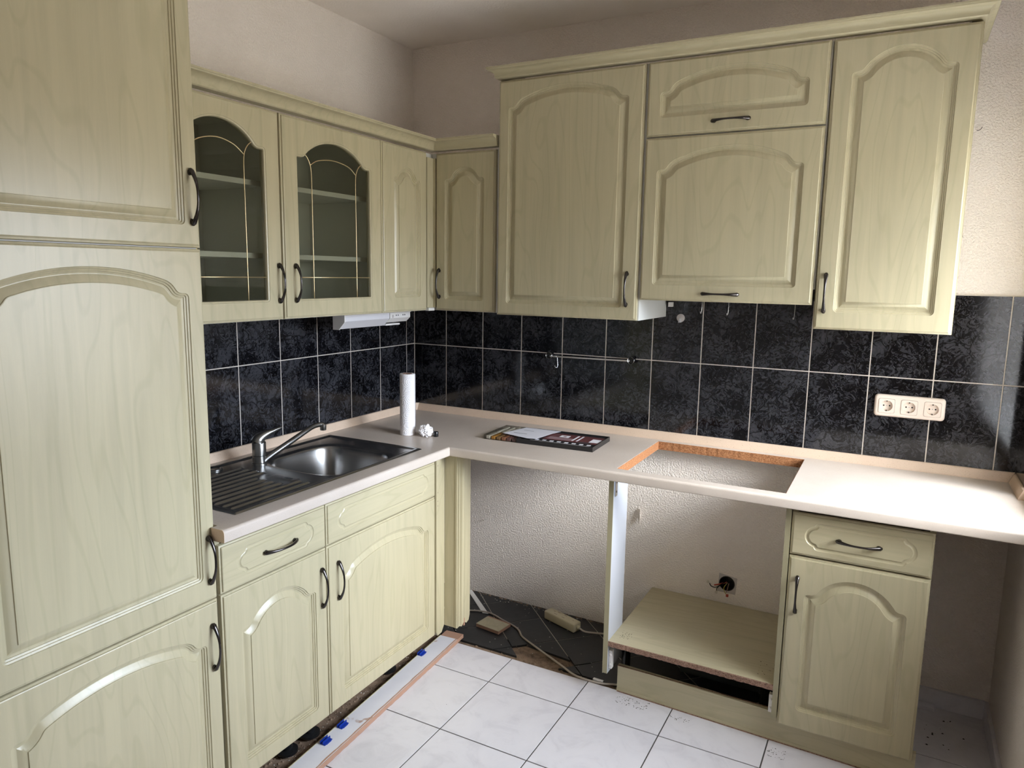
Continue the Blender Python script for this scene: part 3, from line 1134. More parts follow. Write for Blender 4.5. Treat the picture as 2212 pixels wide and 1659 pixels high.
t = thing('base_cabinet', 'wide sink base cabinet with plain drawer front and arched door', 'cabinet', (0.3, (B1 + B2_) / 2, 0), GB)
base_body(t, 'L', B1, B2_)
w = B2_ - B1 - 0.003
d = front(t, 'drawer_front', 'L', B1, B2_, ZD, ZDT, XL, groove=label_groove(w, hd, 0.056, 0.034), mat='foil_horizontal')
d = front(t, 'door', 'L', B1, B2_, ZDB, ZD, XL, Arch(0.066, w - 0.052, 0.055, 0.470, 0.533))
add_handle(d, -1.192 - B1, 0.545 - ZDB, L=0.136)
lathe('foot', [(0.034, 0.0), (0.034, 0.008), (0.018, 0.012), (0.016, 0.09)], 'black_plastic', t, 20, (0.44, -0.80, -0.0005))

# corner post between the two runs
cp = thing('corner_post', 'pale green corner post with moulded edge under the worktop corner', 'post', (0.58, -0.56, 0.085))
bm = bmesh.new()
P = [(-0.6165, 0.100), (-0.6165, 0.844), (-0.5585, 0.844), (-0.5585, 0.112), (-0.578, 0.085), (-0.606, 0.082)]
f0 = [bm.verts.new((XL + 0.001, y, z)) for y, z in P]; f1 = [bm.verts.new((XL - 0.018, y, z)) for y, z in P]
bm.faces.new(f0); bm.faces.new(f1[::-1])
for k in range(len(P)):
    bm.faces.new((f0[k], f0[(k + 1) % len(P)], f1[(k + 1) % len(P)], f1[k]))
o = bm_obj('filler_strip', bm, 'foil', cp)
bm = bmesh.new()
# facing strip (normal -Y) with a stepped right edge
prof = [(XL + 0.0015, -0.5575), (0.600, -0.5575), (0.602, -0.5600), (0.609, -0.5600), (0.611, -0.5570), (0.617, -0.5560), (0.619, -0.5530), (0.628, -0.5500), (0.632, -0.5420), (0.632, -0.5390), (XL + 0.0015, -0.5390)]
zb_ = lambda x: 0.108 if x < 0.612 else (0.118 if x < 0.629 else 0.135)
lo = [bm.verts.new((x, y, zb_(x))) for x, y in prof]; hi = [bm.verts.new((x, y, 0.844)) for x, y in prof]
bm.faces.new(hi); bm.faces.new(lo[::-1])
for k in range(len(prof)):
    bm.faces.new((lo[k], lo[(k + 1) % len(prof)], hi[(k + 1) % len(prof)], hi[k]))
bm_obj('facing_strip', bm, 'foil', cp)
bm = bmesh.new()
P = [(-0.538, 0.150), (-0.538, 0.844), (-0.494, 0.844), (-0.494, 0.150), (-0.502, 0.128), (-0.520, 0.122), (-0.532, 0.132)]
f0 = [bm.verts.new((0.632, y, z)) for y, z in P]; f1 = [bm.verts.new((0.612, y, z)) for y, z in P]
bm.faces.new(f0); bm.faces.new(f1[::-1])
for k in range(len(P)):
    bm.faces.new((f0[k], f0[(k + 1) % len(P)], f1[(k + 1) % len(P)], f1[k]))
bm_obj('side_batten', bm, 'foil', cp)
box('raw_end', 0.612, 0.6325, -0.5392, -0.5325, 0.118, 0.150, 'raw_mdf', cp)
for z in (0.80, 0.69, 0.655, 0.635):
    lathe('screw', [(0.0022, 0.0), (0.0022, 0.001)], 'socket_seam', cp, 10, (0, 0, 0))
    o = bpy.context.scene.objects[-1] if False else None
for o in [c for c in cp.children if c.name.startswith('screw')]:
    pass
zs_ = [0.80, 0.69, 0.655, 0.635]
for o, z in zip([c for c in cp.children if c.name.startswith('screw')], zs_):
    attach(o, Matrix.Translation((XL + 0.0005, -0.606, z)) @ Matrix.Rotation(PI / 2, 4, 'Y'), cp)

# ------------------------------------------------------------------ worktop
YE = -1.677
YI = -1.6585
HX0, HX1, HY0, HY1 = 1.2715, 1.8385, -0.552, -0.0525
SX0, SX1, SY0, SY1 = 0.075, 0.515, -1.56, -0.70
wt = thing('worktop', 'L-shaped speckled grey beige worktop with hob cutout', 'worktop', (0.9, -0.4, ZT - THK))
ZU = ZT - THK


def nose_prof():
    P = [(0.552, ZT)]
    c, rr = 0.6 - 0.009, 0.009
    for i in range(0, 7):
        a = PI / 2 * (1 - i / 6)
        P.append((c + rr * math.cos(a), ZT - rr + rr * math.sin(a)))
    r2 = 0.004
    for i in range(0, 4):
        a = -PI / 2 * i / 3
        P.append((0.6 - r2 + r2 * math.cos(a), ZU + r2 + r2 * math.sin(a)))
    P.append((0.552, ZU))
    return P


bm = bmesh.new()
for b_ in ((0.0, SX0, YI, -0.0065), (SX0, SX1, YI, SY0), (SX0, SX1, SY1, -0.0065), (SX1, 0.552, YI, -0.552), (SX1, 0.552, -0.552, -0.0065)):
    add_box(bm, b_[0] + (0.0065 if b_[0] == 0 else 0), b_[1], b_[2], b_[3], ZU, ZT)
P = nose_prof()
A_ = [bm.verts.new((p[0], YE, p[1])) for p in P]
B_ = [bm.verts.new((p[0], -p[0], p[1])) for p in P]
for k in range(len(P)):
    k2 = (k + 1) % len(P)
    bm.faces.new((A_[k], A_[k2], B_[k2], B_[k]))
bm.faces.new(A_[::-1]); bm.faces.new(B_)
bm_obj('sink_run', bm, 'worktop_laminate', wt, 30)
bm = bmesh.new()
X0 = 0.552
for b_ in ((X0, HX0, -0.552, -0.0065), (HX1, XR - 0.002, -0.552, -0.0065), (HX0, HX1, HY1, -0.0065)):
    add_box(bm, b_[0], b_[1], b_[2], b_[3], ZU, ZT)
A_ = [bm.verts.new((p[0], -p[0], p[1])) for p in P]
B_ = [bm.verts.new((XR - 0.002, -p[0], p[1])) for p in P]
for k in range(len(P)):
    k2 = (k + 1) % len(P)
    bm.faces.new((A_[k], A_[k2], B_[k2], B_[k]))
bm.faces.new(A_[::-1]); bm.faces.new(B_)
bm_obj('hob_run', bm, 'worktop_laminate', wt, 30)
# left end cap
P2 = [(p[0], YE - 0.0012, p[1]) for p in P]
bm = bmesh.new()
f0 = [bm.verts.new(p) for p in P2]
bm.faces.new(f0)
r = bmesh.ops.extrude_face_region(bm, geom=bm.faces[:])
for v_ in [g for g in r['geom'] if isinstance(g, bmesh.types.BMVert)]:
    v_.co.y += 0.0012
bm_obj('end_cap', bm, 'strip_laminate', wt)
# raw chipboard in the cutout, a little uneven
rnd = random.Random(3)
for nm, (ax, a0, a1, pos, sgn) in {'b': ('x', HX0, HX1, HY1, -1), 'l': ('y', HY0, HY1, HX0, 1), 'r': ('y', HY0, HY1, HX1, -1), 'f': ('x', HX0, HX1, HY0, 1)}.items():
    n = 60
    vs = []; fs = []
    for i in range(n + 1):
        a = a0 + (a1 - a0) * i / n
        j = rnd.uniform(0, 0.0014)
        for (o_, z) in ((0, ZT - 0.0008), (0.0015 + j, ZT - 0.0012), (0.0015 + j * 0.6, ZU + 0.001), (0, ZU + 0.0005)):
            q = pos + sgn * o_
            vs.append((a, q, z) if ax == 'x' else (q, a, z))
    for i in range(n):
        for k in range(3):
            fs.append((i * 4 + k, i * 4 + k + 1, (i + 1) * 4 + k + 1, (i + 1) * 4 + k))
    bmx = bmesh.new(); vv = [bmx.verts.new(v_) for v_ in vs]
    for f in fs:
        bmx.faces.new([vv[k] for k in f])
    bm_obj('raw_edge', bmx, 'chipboard_orange', wt)
# crumbly dark underside edge above the oven bay
n = 70; vs = []; fs = []
for i in range(n + 1):
    x = 1.265 + (1.842 - 1.265) * i / n
    dz = rnd.uniform(0.002, 0.0075)
    vs += [(x, -0.570, ZU), (x, -0.568, ZU - dz), (x, -0.555, ZU - dz), (x, -0.553, ZU)]
for i in range(n):
    for k in range(3):
        fs.append((i * 4 + k, i * 4 + k + 1, (i + 1) * 4 + k + 1, (i + 1) * 4 + k))
bmx = bmesh.new(); vv = [bmx.verts.new(v_) for v_ in vs]
for f in fs:
    bmx.faces.new([vv[k] for k in f])
bm_obj('crumbled_edge', bmx, 'chipboard_brown', wt)

# sealing strips against the walls
SP = [(0.0062, ZT), (0.024, ZT), (0.0235, ZT + 0.004), (0.0125, ZT + 0.0315), (0.0095, ZT + 0.0335), (0.0062, ZT + 0.0335)]


def strip(label, path):
    verts = []; faces = []; n = len(SP)
    for (x, y, ox, oy) in path:
        for o_, z in SP:
            verts.append((x + ox * o_, y + oy * o_, z))
    for i in range(len(path) - 1):
        for k in range(n):
            k2 = (k + 1) % n
            faces.append((i * n + k, i * n + k2, (i + 1) * n + k2, (i + 1) * n + k))
    faces.append(tuple(range(n))[::-1]); faces.append(tuple((len(path) - 1) * n + k for k in range(n)))
    bm = bmesh.new(); vs = [bm.verts.new(v_) for v_ in verts]
    for f in faces:
        bm.faces.new([vs[k] for k in f])
    me_o = bm_obj('seal_strip', bm, 'strip_laminate')
    return tag(me_o, label, 'trim', 'worktop sealing strips')


strip('beige sealing strip behind the sink along the left wall', [(0, YI, 1, 0), (0, -0.034, 1, 0)])
s_back = thing('seal_strip', 'long beige sealing strip along the back wall with corner caps', 'trim', (1.2, -0.015, ZT), 'worktop sealing strips')
sb = strip('x', [(0.034, 0, 0, -1), (XR - 0.040, 0, 0, -1)])
for k_ in ('label', 'category', 'group'):
    del sb[k_]
sb.name = 'strip'
WM['strip'] = Matrix.Identity(4)
attach(sb, Matrix.Identity(4), s_back)


def corner_cap(parent, pts_top, pts_bot):
    n = len(pts_top)
    bm = bmesh.new()
    a = [bm.verts.new((*p, ZT + 0.0342)) for p in pts_top]; b_ = [bm.verts.new((*p, ZT + 0.0002)) for p in pts_bot]
    bm.faces.new(a); bm.faces.new(b_[::-1])
    for k in range(n):
        bm.faces.new((a[k], b_[k], b_[(k + 1) % n], a[(k + 1) % n]))
    return bm_obj('corner_cap', bm, 'strip_laminate', parent)


corner_cap(s_back, [(0.0065, -0.0065), (0.0065, -0.034), (0.0125, -0.034), (0.034, -0.0125), (0.034, -0.0065)],
           [(0.0065, -0.0065), (0.0065, -0.034), (0.0245, -0.034), (0.034, -0.0245), (0.034, -0.0065)])
corner_cap(s_back, [(XR - 0.0065, -0.0065), (XR - 0.040, -0.0065), (XR - 0.040, -0.0125), (XR - 0.0085, -0.0125)],
           [(XR - 0.0065, -0.0065), (XR - 0.040, -0.0065), (XR - 0.040, -0.0250), (XR - 0.026, -0.0250)])
t = strip('short cut sealing strip along the right wall by the corner', [(XR, -0.026, -1, 0), (XR, -0.243, -1, 0)])

# ------------------------------------------------------------------ sink and tap
sk = thing('sink', 'stainless steel inset sink with ribbed drainer', 'sink', (0.29, -1.13, ZT))
RX0, RX1, RY0, RY1 = 0.060, 0.527, -1.577, -0.684
nx, ny = 150, 270
def sst(a, b_, x):
    t_ = min(1, max(0, (x - a) / (b_ - a)))
    return t_ * t_ * (3 - 2 * t_)
verts = []; faces = []
bcx, bcy, bax, bay = 0.325, -0.972, 0.178, 0.178
for i in range(nx + 1):
    x = RX0 + (RX1 - RX0) * i / nx
    for j in range(ny + 1):
        y = RY0 + (RY1 - RY0) * j / ny
        de = min(x - RX0, RX1 - x, y - RY0, RY1 - y)
        # rim rising from the worktop, then a step down to the well
        z = 0.0008 + 0.0045 * sst(0, 0.006, de) - 0.0042 * sst(0.014, 0.028, de)
        # rounded bowl
        q = (abs((x - bcx) / bax) ** 4 + abs((y - bcy) / bay) ** 4) ** 0.25
        if q < 1.12:
            z -= 0.004 * sst(1.10, 1.0, q)
            z -= 0.150 * (1 - (1 - sst(1.0, 0.80, q))) if q < 1.0 else 0
        # ribs of the drainer
        if y < -1.215:
            m_ = sst(-1.215, -1.235, y) * sst(-1.560, -1.545, y) * sst(0.150, 0.160, x) * sst(0.512, 0.502, x)
            # shorter ribs in front of the bowl plate
            ph = (x - 0.168) / 0.0345
            rib = max(0, math.cos((ph - round(ph)) * 2 * PI * 1.0)) if True else 0
            yend = -1.232 if x > 0.44 else (-1.285 if x > 0.30 else -1.225)
            m_ *= sst(yend, yend - 0.016, y)
            z += 0.0055 * m_ * rib ** 3
        # overflow plate
        px_ = min(x - 0.318, 0.425 - x); py_ = min(y + 1.262, -1.222 - y)
        z += 0.002 * sst(0, 0.004, min(px_, py_))
        verts.append((x, y, ZT + z))
for i in range(nx):
    for j in range(ny):
        a = i * (ny + 1) + j
        faces.append((a, a + ny + 1, a + ny + 2, a + 1))
so = mesh_obj('basin', verts, faces, 'stainless', sk, 60)
lathe('strainer', [(0.030, 0.0), (0.030, 0.003), (0.026, 0.0045), (0.021, 0.003), (0.019, 0.001), (0.004, 0.0005)], 'tap_nickel', sk, 28, (0.094, -1.292, ZT + 0.002))
lathe('drain', [(0.042, 0.0), (0.042, 0.002), (0.034, 0.0025), (0.030, 0.0005)], 'tap_nickel', sk, 28, (bcx, bcy, ZT - 0.152))
box('overflow_print', 0.375, 0.410, -1.247, -1.238, ZT + 0.0031, ZT + 0.0034, 'print_dark', sk)

tp = thing('tap', 'brushed metal single lever mixer tap on the sink', 'tap', (0.165, -1.155, ZT))
tx, ty = 0.165, -1.155
lathe('base', [(0.026, 0.0), (0.026, 0.004), (0.0235, 0.006), (0.0235, 0.030), (0.0225, 0.0305)], 'tap_nickel', tp, 32, (tx, ty, ZT + 0.001))
lathe('body', [(0.0235, 0.0), (0.0235, 0.044), (0.022, 0.047)], 'tap_nickel', tp, 32, (tx, ty, ZT + 0.0325))
# lever: dome flowing into a horn
pts = smooth_pts([(tx - 0.002, ty - 0.004, ZT + 0.078), (tx, ty, ZT + 0.088), (tx + 0.006, ty + 0.010, ZT + 0.098), (tx + 0.014, ty + 0.028, ZT + 0.107), (tx + 0.022, ty + 0.052, ZT + 0.114), (tx + 0.030, ty + 0.078, ZT + 0.121)], 5)
rs = []
for i in range(len(pts)):
    t_ = i / (len(pts) - 1)
    rs.append(0.0235 * (1 - t_) ** 0.75 * (1 - 0.25 * t_) + 0.0022)
v, f = tube_data(pts, rs, 16)
mesh_obj('lever', v, f, 'tap_nickel', tp, 60)
pts = smooth_pts([(tx + 0.012, ty + 0.008, ZT + 0.012), (0.192, -1.112, ZT + 0.034), (0.214, -1.060, ZT + 0.064), (0.243, -1.008, ZT + 0.099), (0.260, -0.986, ZT + 0.115), (0.274, -0.968, ZT + 0.120), (0.282, -0.957, ZT + 0.118)], 8)
rs = [0.0125 - 0.0035 * min(1, i / (len(pts) * 0.5)) for i in range(len(pts))]
v, f = tube_data(pts, rs, 14)
mesh_obj('spout', v, f, 'tap_nickel', tp, 60)
lathe('aerator', [(0.0105, 0.0), (0.0115, 0.002), (0.0115, 0.021), (0.009, 0.024)], 'tap_nickel', tp, 20, (0.281, -0.958, ZT + 0.099))
box('temperature_dot', tx - 0.027, tx - 0.0235, ty - 0.006, ty + 0.002, ZT + 0.030, ZT + 0.036, 'red_dot', tp)

# ------------------------------------------------------------------ open oven housing
ov = thing('oven_housing', 'open oven housing with a bare shelf and no appliance', 'cabinet', (1.55, -0.27, 0.09))
bm = bmesh.new()
add_box(bm, 1.2430, 1.2445, -XL + 0.001, -0.39, 0.090, 0.8445)
add_box(bm, 1.2445, 1.2610, -XL + 0.0025, -0.39, 0.0905, 0.8445)
bm_obj('side_panel', bm, 'carcass_white', ov)
box('edge_band', 1.2430, 1.2612, -XL, -XL + 0.0024, 0.092, 0.8445, 'edge_band', ov)
box('side_panel', 1.8425, 1.8585, -XL + 0.0025, -0.008, 0.105, 0.8445, 'foil', ov)
box('edge_band', 1.8424, 1.8588, -XL, -XL + 0.0024, 0.105, 0.8445, 'edge_band', ov)
box('shelf', 1.2612, 1.8424, -XL + 0.004, -0.006, 0.2025, 0.2200, 'foil_horizontal', ov)
# broken chipboard front of the shelf
n = 80; vs = []; fs = []
for i in range(n + 1):
    x = 1.2615 + (1.8420 - 1.2615) * i / n
    j = rnd.uniform(0, 0.003); k_ = rnd.uniform(0, 0.0022)
    vs += [(x, -XL + 0.004, 0.2202), (x, -XL - 0.001 + j, 0.2198 - k_), (x, -XL - 0.001 + j * 0.7, 0.2020 + rnd.uniform(-0.002, 0.001)), (x, -XL + 0.004, 0.2015)]
for i in range(n):
    for k in range(3):
        fs.append((i * 4 + k, i * 4 + k + 1, (i + 1) * 4 + k + 1, (i + 1) * 4 + k))
bmx = bmesh.new(); vv = [bmx.verts.new(v_) for v_ in vs]
for f in fs:
    bmx.faces.new([vv[k] for k in f])
bm_obj('raw_edge', bmx, 'chipboard_brown', ov)
h_ = box('hinge_plate', 1.2611, 1.2650, -0.535, -0.515, 0.770, 0.838, 'chrome', ov, 0.001)
for z in (0.786, 0.822):
    o = lathe('screw', [(0.004, 0.0), (0.004, 0.0015), (0.002, 0.0025)], 'chrome', h_, 12, (0, 0, 0))
    attach(o, Matrix.Translation((1.2650, -0.524, z)) @ Matrix.Rotation(PI / 2, 4, 'Y'), h_)
for x0, x1, z0, z1, sx in ((1.2612, 1.2740, 0.106, 0.178, 1), (1.8300, 1.8424, 0.112, 0.176, -1)):
    g = box('corner_block', x0, x1, -XL + 0.016, -XL + 0.035, z0, z1, 'white_plastic', ov, 0.001)
    for z in (z0 + 0.016, z1 - 0.016):
        lathe('peg', [(0.0045, 0.0), (0.0045, 0.003), (0.003, 0.004)], 'white_plastic', g, 12, ((x0 + x1) / 2, -XL + 0.016, z), axis='Y')
for x, y in ((1.285, -0.40), (1.80, -0.40)):
    lathe('foot', [(0.030, 0.0), (0.030, 0.008), (0.017, 0.014), (0.017, 0.150), (0.028, 0.155), (0.028, 0.2024)], 'black_plastic', ov, 20, (x, y, 0.0002))

# grey duct box and loose offcut under the housing
tag(box('duct_box', 1.455, 1.80, -0.24, -0.10, 0.0, 0.135, 'dark_grey_box', None, 0.004, 2), 'dark grey box in the shadow under the oven shelf', 'box')
bm = bmesh.new(); add_box(bm, -0.055, 0.055, -0.03, 0.03, 0, 0.016, 0.001)
tag(bm_obj('wood_offcut', bm, 'foil', None, None, (1.425, -0.395, 0.0), 0.15), 'pale green wood offcut behind the plinth under the oven shelf', 'offcut')

# plinth on the floor in front
pl = thing('plinth', 'pale green plinth board standing under the oven housing and right cabinet', 'plinth', (1.77, -0.49, 0.0))
bm = bmesh.new()
v0 = [(1.283, -0.4885), (2.2680, -0.5215)]
def ywarp(x):
    return -0.4885 + (x - 1.283) / (2.268 - 1.283) * (-0.033)
vs = []
for x in (1.283, 2.268):
    for (dy, z) in ((0, 0.0025), (0, 0.104), (0.016, 0.104), (0.016, 0.0025)):
        vs.append(bm.verts.new((x, ywarp(x) + dy, z)))
for k in range(4):
    bm.faces.new((vs[k], vs[(k + 1) % 4], vs[4 + (k + 1) % 4], vs[4 + k]))
bm.faces.new(vs[0:4][::-1]); bm.faces.new(vs[4:8])
bm_obj('board', bm, 'foil_horizontal', pl)
bm = bmesh.new(); vs = []
for x in (1.282, 2.270):
    for (dy, z) in ((-0.0025, 0.0), (-0.0012, 0.012), (0.0165, 0.012), (0.0165, 0.0)):
        vs.append(bm.verts.new((x, ywarp(x) + dy, z)))
for k in range(4):
    bm.faces.new((vs[k], vs[(k + 1) % 4], vs[4 + (k + 1) % 4], vs[4 + k]))
bm.faces.new(vs[0:4][::-1]); bm.faces.new(vs[4:8])
bm_obj('seal_lip', bm, 'foil_horizontal', pl)
bm = bmesh.new(); vs = []
for x in (1.285, 2.268):
    for (dy, z) in ((-0.006, 0.0), (-0.0035, 0.0032), (-0.0026, 0.0), ):
        vs.append(bm.verts.new((x, ywarp(x) + dy, z)))
for k in range(3):
    bm.faces.new((vs[k], vs[(k + 1) % 3], vs[3 + (k + 1) % 3], vs[3 + k]))
bm_obj('brown_seam', bm, 'chipboard_brown', pl)
box('raw_top', 1.2835, 1.842, -0.4925, -0.4865, 0.1035, 0.1046, 'chipboard_brown', pl)

# ------------------------------------------------------------------ right base cabinet
C0, C1 = 1.8593, 2.2588
t = thing('base_cabinet', 'narrow base cabinet with drawer beside the dark niche on the right', 'cabinet', (2.06, -0.3, 0.08), GB)
base_body(t, 'B', C0, C1)
w = C1 - C0 - 0.003; ZD2 = 0.6800
d = front(t, 'drawer', 'B', C0, C1, ZD2, 0.822, -XL + 0.001, groove=label_groove(w, 0.822 - ZD2 - 0.003, 0.048, 0.031, 0.034), mat='foil_horizontal')
add_handle(d, 2.0574 - C0 - 0.0015, 0.751 - ZD2 - 0.0015, True)
d = front(t, 'door', 'B', C0, C1, 0.083, ZD2 - 0.002, -XL + 0.001, Arch(0.054, w - 0.053, 0.068, 0.472, 0.543, rc=0.014, sh=0.004, rv=0.02, re=0.06))
add_handle(d, 1.8916 - C0 - 0.0015, 0.551 - 0.0845)

# ------------------------------------------------------------------ loose plinth board with blue clips on the floor
PBA = math.atan2(0.059, 0.98)
pb = thing('plinth_board', 'loose white plinth board with blue clips lying along the sink run', 'board', (0.524, -0.44, 0.0), None, PBA)
PBM = Matrix.Translation((0.524, -0.44, 0.0)) @ Matrix.Rotation(PBA, 4, 'Z')
bm = bmesh.new()
add_box(bm, -0.040, 0.0405, -1.75, -0.050, 0.0005, 0.016)
o = bm_obj('board', bm, 'board_white', pb, None, (0.524, -0.44, 0.0), PBA)
bm = bmesh.new(); add_box(bm, -0.0425, -0.0402, -1.75, -0.050, 0.0005, 0.0175); bm_obj('green_edge', bm, 'foil', pb, None, (0.524, -0.44, 0.0), PBA)
n = 90; vs = []; fs = []
for i in range(n + 1):
    y = -1.75 + 1.70 * i / n
    j = rnd.uniform(0, 0.0018) + 0.0015 * max(0, math.sin(i * 0.45)) ** 3
    vs += [(0.0345 - j, y, 0.0163), (0.0420, y, 0.0158), (0.0440 + rnd.uniform(-0.001, 0.001), y, 0.0005)]
for i in range(n):
    for k in range(2):
        fs.append((i * 3 + k, i * 3 + k + 1, (i + 1) * 3 + k + 1, (i + 1) * 3 + k))
bmx = bmesh.new(); vv = [bmx.verts.new(v_) for v_ in vs]
for f in fs:
    bmx.faces.new([vv[k] for k in f])
bm_obj('raw_edge', bmx, 'raw_mdf', pb, None, (0.524, -0.44, 0.0), PBA)
bm = bmesh.new()
add_box(bm, -0.040, 0.043, -0.050, 0.000, 0.0005, 0.0158)
bm_obj('raw_end', bm, 'raw_mdf', pb, None, (0.524, -0.44, 0.0), PBA)
# splintered white laminate tongue on the raw end
for wx, wy in ((0.5045, -0.6583), (0.5443, -1.1815), (0.555, -1.2751)):
    p = PBM.inverted() @ Vector((wx, wy, 0.016))
    bm = bmesh.new()
    x_, y_ = p.x, p.y
    add_box(bm, x_ - 0.010, x_ + 0.012, y_ - 0.019, y_ + 0.019, 0.016, 0.019, 0.0006)
    add_box(bm, x_ - 0.010, x_ - 0.0075, y_ - 0.019, y_ + 0.019, 0.019, 0.027)
    add_box(bm, x_ + 0.0005, x_ + 0.003, y_ - 0.019, y_ + 0.019, 0.019, 0.027)
    add_box(bm, x_ + 0.012, x_ + 0.0135, y_ - 0.012, y_ + 0.012, 0.016, 0.0185)
    bm_obj('clip', bm, 'blue_plastic', pb, None, (0.524, -0.44, 0.0), PBA)

# ------------------------------------------------------------------ things on the worktop
kr = thing('paper_roll', 'white kitchen paper roll standing in the worktop corner', 'paper roll', (0.322, -0.497, ZT))
bm = bmesh.new()
R1, R2, HH = 0.0315, 0.020, 0.258
seg = 48
ring_ = lambda r_, z: [bm.verts.new((r_ * math.cos(2 * PI * k / seg), r_ * math.sin(2 * PI * k / seg), z)) for k in range(seg)]
a = ring_(R1 - 0.001, 0); b_ = ring_(R1, 0.001); c_ = ring_(R1, HH - 0.001); d_ = ring_(R1 - 0.001, HH); e_ = ring_(R2, HH); f_ = ring_(R2, 0.0)
for A_, B_ in ((a, b_), (b_, c_), (c_, d_), (d_, e_), (e_, f_), (f_, a)):
    for k in range(seg):
        bm.faces.new((A_[k], A_[(k + 1) % seg], B_[(k + 1) % seg], B_[k]))
bm_obj('paper', bm, 'kitchen_paper', kr, 40, (0.322, -0.497, ZT + 0.0003))
bm = bmesh.new()
ring_ = lambda r_, z: [bm.verts.new((r_ * math.cos(2 * PI * k / 32), r_ * math.sin(2 * PI * k / 32), z)) for k in range(32)]
a = ring_(0.0199, 0.002); b_ = ring_(0.0199, HH + 0.001); c_ = ring_(0.0185, HH + 0.001); d_ = ring_(0.0185, 0.002)
for A_, B_ in ((a, b_), (b_, c_), (c_, d_), (d_, a)):
    for k in range(32):
        bm.faces.new((A_[k], A_[(k + 1) % 32], B_[(k + 1) % 32], B_[k]))
bm_obj('cardboard_core', bm, 'chipboard_brown', kr, 40, (0.322, -0.497, ZT + 0.0003))
bm = bmesh.new()
vs = []
for i in range(7):
    a = 0.72 - i * 0.03
    vs.append((a, R1 + 0.0003 + i * 0.0003))
A_ = [bm.verts.new((r_ * math.cos(a), r_ * math.sin(a), 0.001)) for a, r_ in vs]; B_ = [bm.verts.new((r_ * math.cos(a), r_ * math.sin(a), HH - 0.001)) for a, r_ in vs]
for k in range(6):
    bm.faces.new((A_[k], A_[k + 1], B_[k + 1], B_[k]))
r = bmesh.ops.solidify(bm, geom=bm.faces[:], thickness=0.0004)
bm_obj('loose_sheet', bm, 'kitchen_paper', kr, 40, (0.322, -0.497, ZT + 0.0003))

# crumpled paper ball
from mathutils import noise
bm = bmesh.new()
bmesh.ops.create_icosphere(bm, subdivisions=4, radius=1)
for v_ in bm.verts:
    p = v_.co.normalized()
    n1_ = noise.noise(p * 2.1 + Vector((3, 1, 7)))
    n2_ = noise.noise(p * 5.0 + Vector((9, 2, 1)))
    cr_ = abs(noise.noise(p * 4.0 + Vector((1, 5, 2)))) 
    r_ = 0.0255 * (1 + 0.28 * n1_ + 0.20 * n2_ - 0.35 * cr_ + 0.15)
    q = p * r_
    v_.co = (q.x * 1.05, q.y * 1.0, max(q.z * 0.95, -0.0215) + 0.0217)
pbll = bm_obj('paper_ball', bm, 'paper_white', None, None, (0.408, -0.488, ZT + 0.0003))
tag(pbll, 'crumpled white paper ball beside the paper roll', 'paper')

cap = lathe('bottle_cap', [(0.0098, 0.0), (0.0105, 0.001), (0.0105, 0.0195), (0.0095, 0.021), (0.0085, 0.021), (0.0082, 0.016)], 'black_plastic', None, 28, (0.447, -0.470, ZT + 0.0002))
tag(cap, 'small black screw cap next to the paper ball', 'cap')

# flat case with coloured sticks
KA = math.radians(2.6)
K = Matrix.Translation((0.636, -0.400, ZT)) @ Matrix.Rotation(KA, 4, 'Z')
kloc = (0.636, -0.400, ZT)
kt = thing('stick_case', 'flat black and clear plastic case holding coloured sticks', 'case', kloc, None, KA)
WK, DK, HK = 0.474, 0.215, 0.019
XS = 0.150
def kb(name, bxs, mat, bev=0.0, par=kt):
    bm = bmesh.new()
    for q in bxs:
        add_box(bm, *q, bev)
    return bm_obj(name, bm, mat, par, None, kloc, KA)
kb('tray', [(XS, WK, 0, DK, 0.0003, 0.003), (XS, WK, 0, 0.003, 0.003, HK), (XS, WK, DK - 0.003, DK, 0.003, HK), (WK - 0.003, WK, 0.003, DK - 0.003, 0.003, HK), (XS, XS + 0.003, 0.003, DK - 0.003, 0.003, HK)], 'black_plastic')
kb('insert', [(XS + 0.003, WK - 0.003, 0.003, DK - 0.003, 0.003, 0.0145)], 'black_matte')
kb('clear_end', [(0, XS, 0, DK, 0.0003, 0.0015), (0, XS, 0, 0.0015, 0.0015, HK), (0, XS, DK - 0.0015, DK, 0.0015, HK), (0, 0.0015, 0.0015, DK - 0.0015, 0.0015, HK), (0.0015, XS, 0.0015, DK - 0.0015, HK - 0.0012, HK)], 'clear_plastic')
mats = ['stick_glint_white', 'stick_orange', 'stick_tan', 'stick_brown', 'stick_mauve', 'stick_plum']
for i in range(6):
    x = 0.010 + i * 0.0235
    kb('stick_and_glint', [(x, x + 0.017, 0.004, 0.085, 0.0018, 0.0145)], mats[i], 0.0015)
for i in range(5):
    x = 0.012 + i * 0.0255
    kb('stick_and_glint', [(x, x + 0.012, 0.095, 0.205, 0.0018, 0.0150)], 'stick_glint_white', 0.002)  # back row: white bars stand in for reflections on the clear lid
bm = bmesh.new()
P = [(0.060, 0.060), (0.185, 0.020), (0.225, 0.030), (0.245, 0.150), (0.262, 0.205), (0.100, 0.206)]
a = [bm.verts.new((x, y, HK + 0.0008)) for x, y in P]; b_ = [bm.verts.new((x, y, HK + 0.0003)) for x, y in P]
bm.faces.new(a); bm.faces.new(b_[::-1])
for k in range(len(P)):
    bm.faces.new((a[k], b_[k], b_[(k + 1) % len(P)], a[(k + 1) % len(P)]))
lf = bm_obj('leaflet', bm, 'paper_sheet', kt, None, kloc, KA)
kb('text_line', [(0.095, 0.155, 0.088, 0.093, HK + 0.0008, HK + 0.0010)], 'print_dark', 0, lf)
kb('text_line', [(0.115, 0.160, 0.150, 0.153, HK + 0.0008, HK + 0.0010)], 'print_dark', 0, lf)
